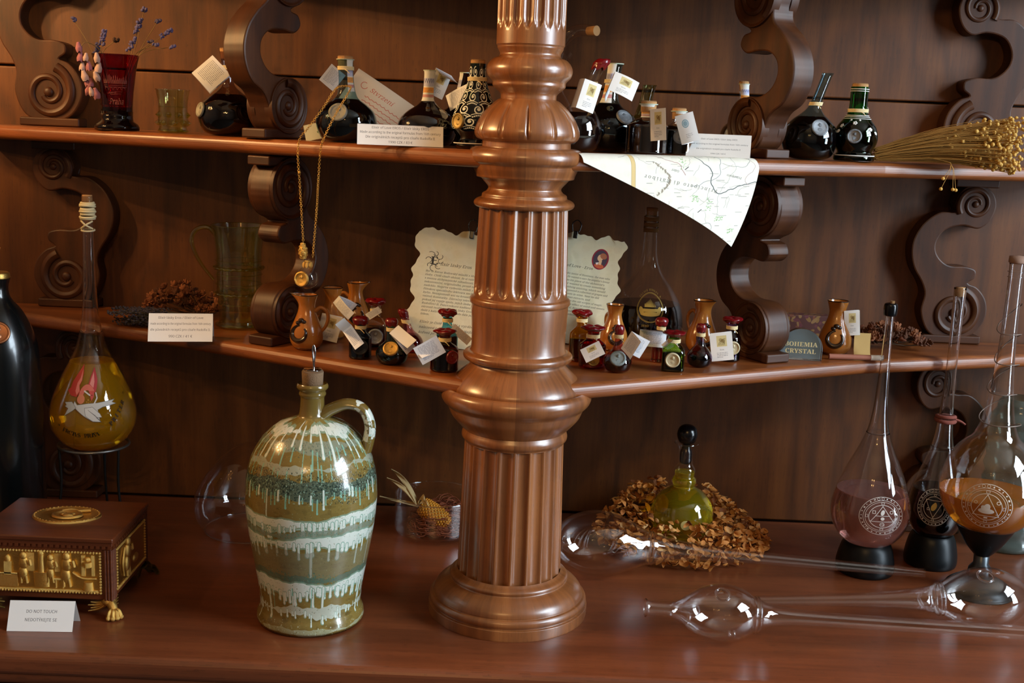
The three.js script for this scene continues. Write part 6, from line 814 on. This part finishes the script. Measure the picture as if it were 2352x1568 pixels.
// blown glass lying on the counter, each turned round its own axis
function blown(label, from, to, prof, extra) {
  const t = thing('blown_glass_alembic', label, 'glassware', from), a = V(...from), d = V(...to).sub(a).normalize();
  const q = new THREE.Quaternion().setFromUnitVectors(V(0, 1, 0), d); t.quaternion.copy(q);
  mesh('body', hollow(prof, 52), M.glass, t);
  if (extra) extra(t, prof);
  return t;
}
{
  const k = 1 / 1462;
  blown('clear glass alembic with open spout, lying nearest the counter edge', [0.2255, 0.0530, 0.0975], [0.8697, 0.0235, 0.0700], [[0.0128, -0.0002], ...smooth([[0, 20], [4, 20.5], [12, 18], [45, 17.5], [64, 18], [80, 24], [104, 40], [132, 56], [165, 65], [190, 66.5], [215, 61], [236, 52], [250, 42]].map(([y, r]) => [r * k, y * k]), 60), ...smooth([[254, 41], [262, 41], [268, 36], [290, 27], [330, 21], [380, 18], [480, 16.5], [940, 16]].map(([y, r]) => [r * k, y * k]), 50)], (t) => {
    mesh('joint_ring', merge([at(new THREE.TorusGeometry(0.028, 0.0012, 8, 48).rotateX(Math.PI / 2), 0, 0.1735, 0), at(new THREE.TorusGeometry(0.0278, 0.001, 8, 48).rotateX(Math.PI / 2), 0, 0.179, 0), at(new THREE.TorusGeometry(0.0134, 0.0012, 8, 36).rotateX(Math.PI / 2), 0, 0.001, 0)]), M.glassSolid, t);
    const up = V(0, 1, 0).applyQuaternion(t.quaternion.clone().invert()), m = mesh('hole_rim', merge([new THREE.TorusGeometry(0.0115, 0.0018, 8, 36).rotateX(Math.PI / 2), lathe([[0.0112, 0], [0.009, -0.003], [0.0082, -0.006]], 30)]), M.glassSolid, t); const face = up.clone().addScaledVector(V(0, 0, 1).applyQuaternion(t.quaternion.clone().invert()), 0.55).normalize(); m.position.set(0, 0.117, 0).addScaledVector(face, 0.0442); m.quaternion.setFromUnitVectors(V(0, 1, 0), face);
    const side = V(0, 0, 1).applyQuaternion(t.quaternion.clone().invert()), P = (y, s, h2) => { const v = V(0, y, 0).addScaledVector(side, s).addScaledVector(up, h2); return [v.x, v.y, v.z]; };
    mesh('hook', merge([taperTube([P(0.058, 0.016, 0.008), P(0.066, 0.028, 0.002), P(0.062, 0.034, -0.008), P(0.072, 0.04, -0.014), P(0.1, 0.046, -0.018), P(0.128, 0.05, -0.012)], (s) => 0.0032 + 0.0055 * Math.max(0, s - 0.55), 40, 14), ball(0.0062, ...P(0.131, 0.05, -0.012))]), M.glass, t);
  });
  blown('clear pear-shaped glass alembic lying beside the column, long tube to right', [0.0885, 0.0628, -0.1640], [0.7582, 0.0265, -0.165], [[0, 0], ...smooth([[0, 6], [6, 26], [24, 48], [50, 64], [85, 74], [118, 74], [150, 67], [180, 55], [205, 43], [218, 38]].map(([y, r]) => [r / 1284, y / 1284]), 60), ...smooth([[221, 38.5], [228, 38], [240, 34], [275, 26], [330, 19.5], [420, 16], [560, 13], [860, 11]].map(([y, r]) => [r / 1284, y / 1284]), 50)], (t) => { mesh('joint_ring', merge([at(new THREE.TorusGeometry(0.0298, 0.0012, 8, 48).rotateX(Math.PI / 2), 0, 0.1715, 0), at(new THREE.TorusGeometry(0.0292, 0.001, 8, 48).rotateX(Math.PI / 2), 0, 0.177, 0)]), M.glassSolid, t); });
  blown('clear glass alembic with bulb under the flasks, its tube pointing at the column', [0.876, 0.0575, 0.004], [0.3084, 0.0155, -0.02], [[0.0105, -0.02], ...smooth([[-20, 13], [0, 15], [14, 22], [36, 46], [70, 64], [105, 70], [140, 66], [170, 55], [192, 43], [204, 36]].map(([y, r]) => [r / 1370, y / 1370]), 60), ...smooth([[208, 37], [216, 36], [226, 30], [260, 25], [330, 18], [430, 14.5], [560, 12.5], [770, 12]].map(([y, r]) => [r / 1370, y / 1370]), 50)], (t) => { mesh('joint_ring', merge([at(new THREE.TorusGeometry(0.0268, 0.0013, 8, 48).rotateX(Math.PI / 2), 0, 0.15, 0), at(new THREE.TorusGeometry(0.0266, 0.001, 8, 48).rotateX(Math.PI / 2), 0, 0.156, 0)]), M.glassSolid, t); const up = V(0, 1, 0).applyQuaternion(t.quaternion.clone().invert()), m = mesh('hole_rim', new THREE.TorusGeometry(0.013, 0.0018, 8, 36).rotateX(Math.PI / 2), M.glassSolid, t); const face = up.clone().addScaledVector(V(0, 0, 1).applyQuaternion(t.quaternion.clone().invert()), 0.4).normalize(); m.position.set(0, 0.09, 0).addScaledVector(face, 0.0496); m.quaternion.setFromUnitVectors(V(0, 1, 0), face); });
}
{ // decanter in a heap of dried leaves
  const x0 = 0.346, z1 = -0.36, d = thing('glass_decanter', 'round decanter of yellow oil with black ball stopper', 'decanter', [x0, 0.0005, z1]);
  const prof = [[0, 0.0005], ...smooth([[0.03, 0.001], [0.05, 0.014], [0.0605, 0.04], [0.061, 0.06], [0.055, 0.08], [0.042, 0.096], [0.027, 0.106], [0.0215, 0.11], [0.0245, 0.118], [0.0235, 0.125], [0.0195, 0.13], [0.0205, 0.137], [0.0205, 0.145], [0.0155, 0.153], [0.014, 0.16], [0.0142, 0.178], [0.0165, 0.188], [0.0225, 0.196]], 70)];
  mesh('glass', lathe(prof, 52), M.glass, d);
  const L = 0.139; mesh('liquid', lathe([[0, 0.002], ...prof.filter((p) => p[1] > 0.002 && p[1] < L).map(([r, y]) => [r - 0.0014, y]), [radiusAt(prof, L) - 0.0014, L], [0, L]], 52), litLiquid(0.86, 0.72, 0.03, 0.9), d);
  mesh('lip', at(new THREE.TorusGeometry(0.0225, 0.0011, 8, 40).rotateX(Math.PI / 2), 0, 0.1962, 0), M.glassSolid, d);
  mesh('stopper', lathe(smooth([[0, 0.155], [0.0105, 0.157], [0.0118, 0.176], [0.009, 0.186], [0.0085, 0.193], [0.0155, 0.199], [0.0198, 0.212], [0.0168, 0.225], [0.009, 0.2315], [0, 0.2325]], 40), 36), M.black, d);
  const s = mesh('sticker', new THREE.CylinderGeometry(0.0095, 0.0095, 0.0008, 24).rotateX(Math.PI / 2), std({ color: 0xc9bd78, roughness: 0.6 }), d); s.position.set(-0.001, 0.05, 0.062); s.rotation.y = -0.19; s.rotation.x = 0.05;
  const h = thing('dried_leaf_heap', 'loose heap of golden brown dried leaves around the yellow decanter', 'dried leaves', [x0, 0, z1]);
  const leafG = [0, 1, 2, 3].map((k) => { const g = new THREE.SphereGeometry(0.0078, 9, 7).scale(0.5 + 0.06 * k, 0.07, 1.2 - 0.1 * k); return warp(g, (v) => { const e = v.z / 0.0095; v.x *= 1 - 0.45 * e * e * (e > 0 ? 1.3 : 0.7); v.y += (k % 2 ? 90 : 60) * v.x * v.x + (34 + 8 * k) * v.z * v.z * (k > 1 ? 1 : -0.8); v.x += (k - 1.5) * 14 * v.z * v.z; }); });
  const lm = [0xb4722c, 0x9a5a20, 0xc48c4a, 0x7c461a, 0xd2a468, 0xac6822].map((c) => std({ color: c, roughness: 0.75 }));
  const fillS = [];
  for (let i = 0; i < 1250; i++) {
    const a = rnd() * 6.283, q = Math.sqrt(rr(0.16, 1)), R = 0.158, x = R * q * Math.sin(a) * 1.08, z = Math.max(-0.115, R * q * Math.cos(a) * (Math.cos(a) > 0 ? 1.08 : 0.8));
    if (x * x + z * z < 0.066 * 0.066) continue;
    const rim = Math.hypot(x, z) / R, top = 0.078 * Math.max(0, 1 - Math.max(0, rim - 0.42) / 0.72) * (z < 0 ? 1.25 : 0.75) + (z < 0 && x < -0.03 ? 0.03 * Math.max(0, 1 - Math.abs(x + 0.09) / 0.08) : 0), y = 0.0095 + top * Math.sqrt(rnd());
    if (i < 360) { const m = mesh('leaf', leafG[i % 4], lm[(rnd() * 6) | 0], h); m.position.set(x, y + 0.002, z); m.rotation.set(rr(-1.2, 1.2), rr(0, 6.3), rr(-1.2, 1.2)); m.scale.set(rr(0.8, 1.4), rr(0.8, 1.6), rr(0.75, 1.4)); }
    else { const g = leafG[i % 4].clone(); g.rotateX(rr(-1, 1)); g.rotateZ(rr(-1, 1)); g.rotateY(rr(0, 6)); const sc = rr(0.8, 1.35); g.scale(sc, sc, sc); g.translate(x, Math.max(0.009, y * 0.92), z); fillS.push(g); }
  }
  mesh('under_leaves', merge(fillS), lm[0], h).userData.kind = 'stuff';
  const tw = []; for (let i = 0; i < 26; i++) { const a = rr(0, 6.283), x = 0.13 * Math.sin(a), z = Math.max(-0.1, 0.12 * Math.cos(a)); tw.push(tube([[x * 0.6, 0.01, z * 0.6], [x * 0.85, 0.03, z * 0.85], [x, rr(0.02, 0.06), z]], 0.0009, 6, 4)); } mesh('twigs', merge(tw), lm[3], h).userData.kind = 'stuff';
}
{ // glass bell
  const b = thing('glass_bell', 'clear open glass bell standing behind the stoneware jug', 'glassware', [-0.492, 0, -0.325]);
  mesh('bell', lathe(smooth([[0.085, 0.001], [0.099, 0.02], [0.1055, 0.045], [0.1015, 0.075], [0.085, 0.105], [0.062, 0.135], [0.036, 0.158], [0.018, 0.168], [0.0001, 0.172]], 60), 60), M.glass, b);
  mesh('rim', at(new THREE.TorusGeometry(0.085, 0.0014, 8, 64).rotateX(Math.PI / 2), 0, 0.0016, 0), M.glassSolid, b);
}
{ // bowl, fibre and maize cob
  const X = -0.134, Z = -0.345, b = thing('glass_bowl', 'straight-sided clear glass bowl beside the column foot', 'bowl', [X, 0, Z]);
  mesh('wall', lathe([[0, 0.003], [0.066, 0.0015], ...smooth([[0.0665, 0.0015], [0.077, 0.006], [0.0805, 0.016], [0.0805, 0.03]], 14), [0.081, 0.078], [0.0785, 0.078], [0.078, 0.016], [0.07, 0.007], [0, 0.006]], 60), M.glass, b);
  mesh('rim', at(new THREE.TorusGeometry(0.0798, 0.0013, 8, 64).rotateX(Math.PI / 2), 0, 0.078, 0), M.glassSolid, b);
  const f = thing('fibre_tuft', 'tuft of reddish brown plant fibre inside the glass bowl', 'plant fibre', [X, 0.0075, Z]), fs = [];
  for (let i = 0; i < 760; i++) { const a = rr(0, 6.28), c = 0.056 * Math.sqrt(rnd()), cx = c * Math.sin(a) + 0.012, cz = c * Math.cos(a), y = 0.004 + rnd() * 0.056 * (1 - (c / 0.075) ** 2), r = rr(0.006, 0.016), t0 = rr(0, 6), tl = rr(-0.6, 0.6); fs.push(tube([0, 1, 2, 3, 4].map((k) => [cx + r * Math.sin(t0 + k * 1.1), Math.max(0.002, y + tl * r * Math.cos(t0 + k * 1.1)), cz + r * Math.cos(t0 + k * 1.1)]), 0.0009, 8, 3)); }
  mesh('fibres', merge(fs), std({ color: 0x8c4c30, roughness: 0.95 }), f).userData.kind = 'stuff';
  const c = thing('maize_cob', 'small yellow maize cob with dry husk resting in the glass bowl', 'maize', [-0.135, 0.047, -0.315]);
  const cob = new THREE.Group(); cob.name = 'cob'; c.add(cob); const dir = V(0.064, -0.036, 0.02).normalize(); cob.quaternion.setFromUnitVectors(V(0, 1, 0), dir);
  const core = [[0, -0.034], [0.0145, -0.03], [0.0175, -0.012], [0.0172, 0.01], [0.0125, 0.028], [0.004, 0.038], [0, 0.039]]; mesh('core', lathe(smooth(core, 24), 22), std({ color: 0xb08a3a, roughness: 0.7 }), cob);
  const kg = []; for (let r = 0; r < 16; r++) for (let k = 0; k < 14; k++) { const y = -0.029 + r * 0.0041, R = radiusAt(smooth(core, 24).sort((p, q) => p[1] - q[1]), y), a = k / 14 * 6.283 + (r % 2) * 0.22; kg.push(ball(0.0027, R * Math.sin(a), y, R * Math.cos(a), 1, 0.85, 1, 6)); } const kn = mesh('kernels', merge(kg), phy({ color: 0xc8861c, roughness: 0.35 }), cob); kn.userData.kind = 'stuff';
  const hm = std({ color: 0xb8a070, roughness: 0.9 });
  for (const [e, w, cy] of [[[-0.085, 0.086, 0.0], 0.012, 0.02], [[-0.092, 0.072, 0.01], 0.01, 0.015], [[-0.105, 0.035, 0.01], 0.007, 0.0], [[-0.02, 0.03, 0.012], 0.018, 0.02], [[-0.012, 0.022, 0.018], 0.014, 0.016]])
    mesh('husk', sheet((u, v) => { const t = v, bx = -0.032, by = 0.018; return V(bx + (e[0] - bx) * t + (u - 0.5) * w * Math.sin(0.5 + t * 2.4) * 0.5, by + (e[1] - by) * t + cy * Math.sin(t * 3.1) * 0.6 + (u - 0.5) * w * Math.sin(0.5 + t * 2.4) * 0.7, e[2] * t + 0.012 * Math.cos((u - 0.5) * 3) * (1 - t) + 0.004 * Math.sin(u * 5 + t * 4)); }, 6, 12, 0.0006), [hm, hm], c);
}

scene.traverse((o) => { if (o.isMesh) { o.castShadow = true; o.receiveShadow = true; } });
renderer.render(scene, camera);
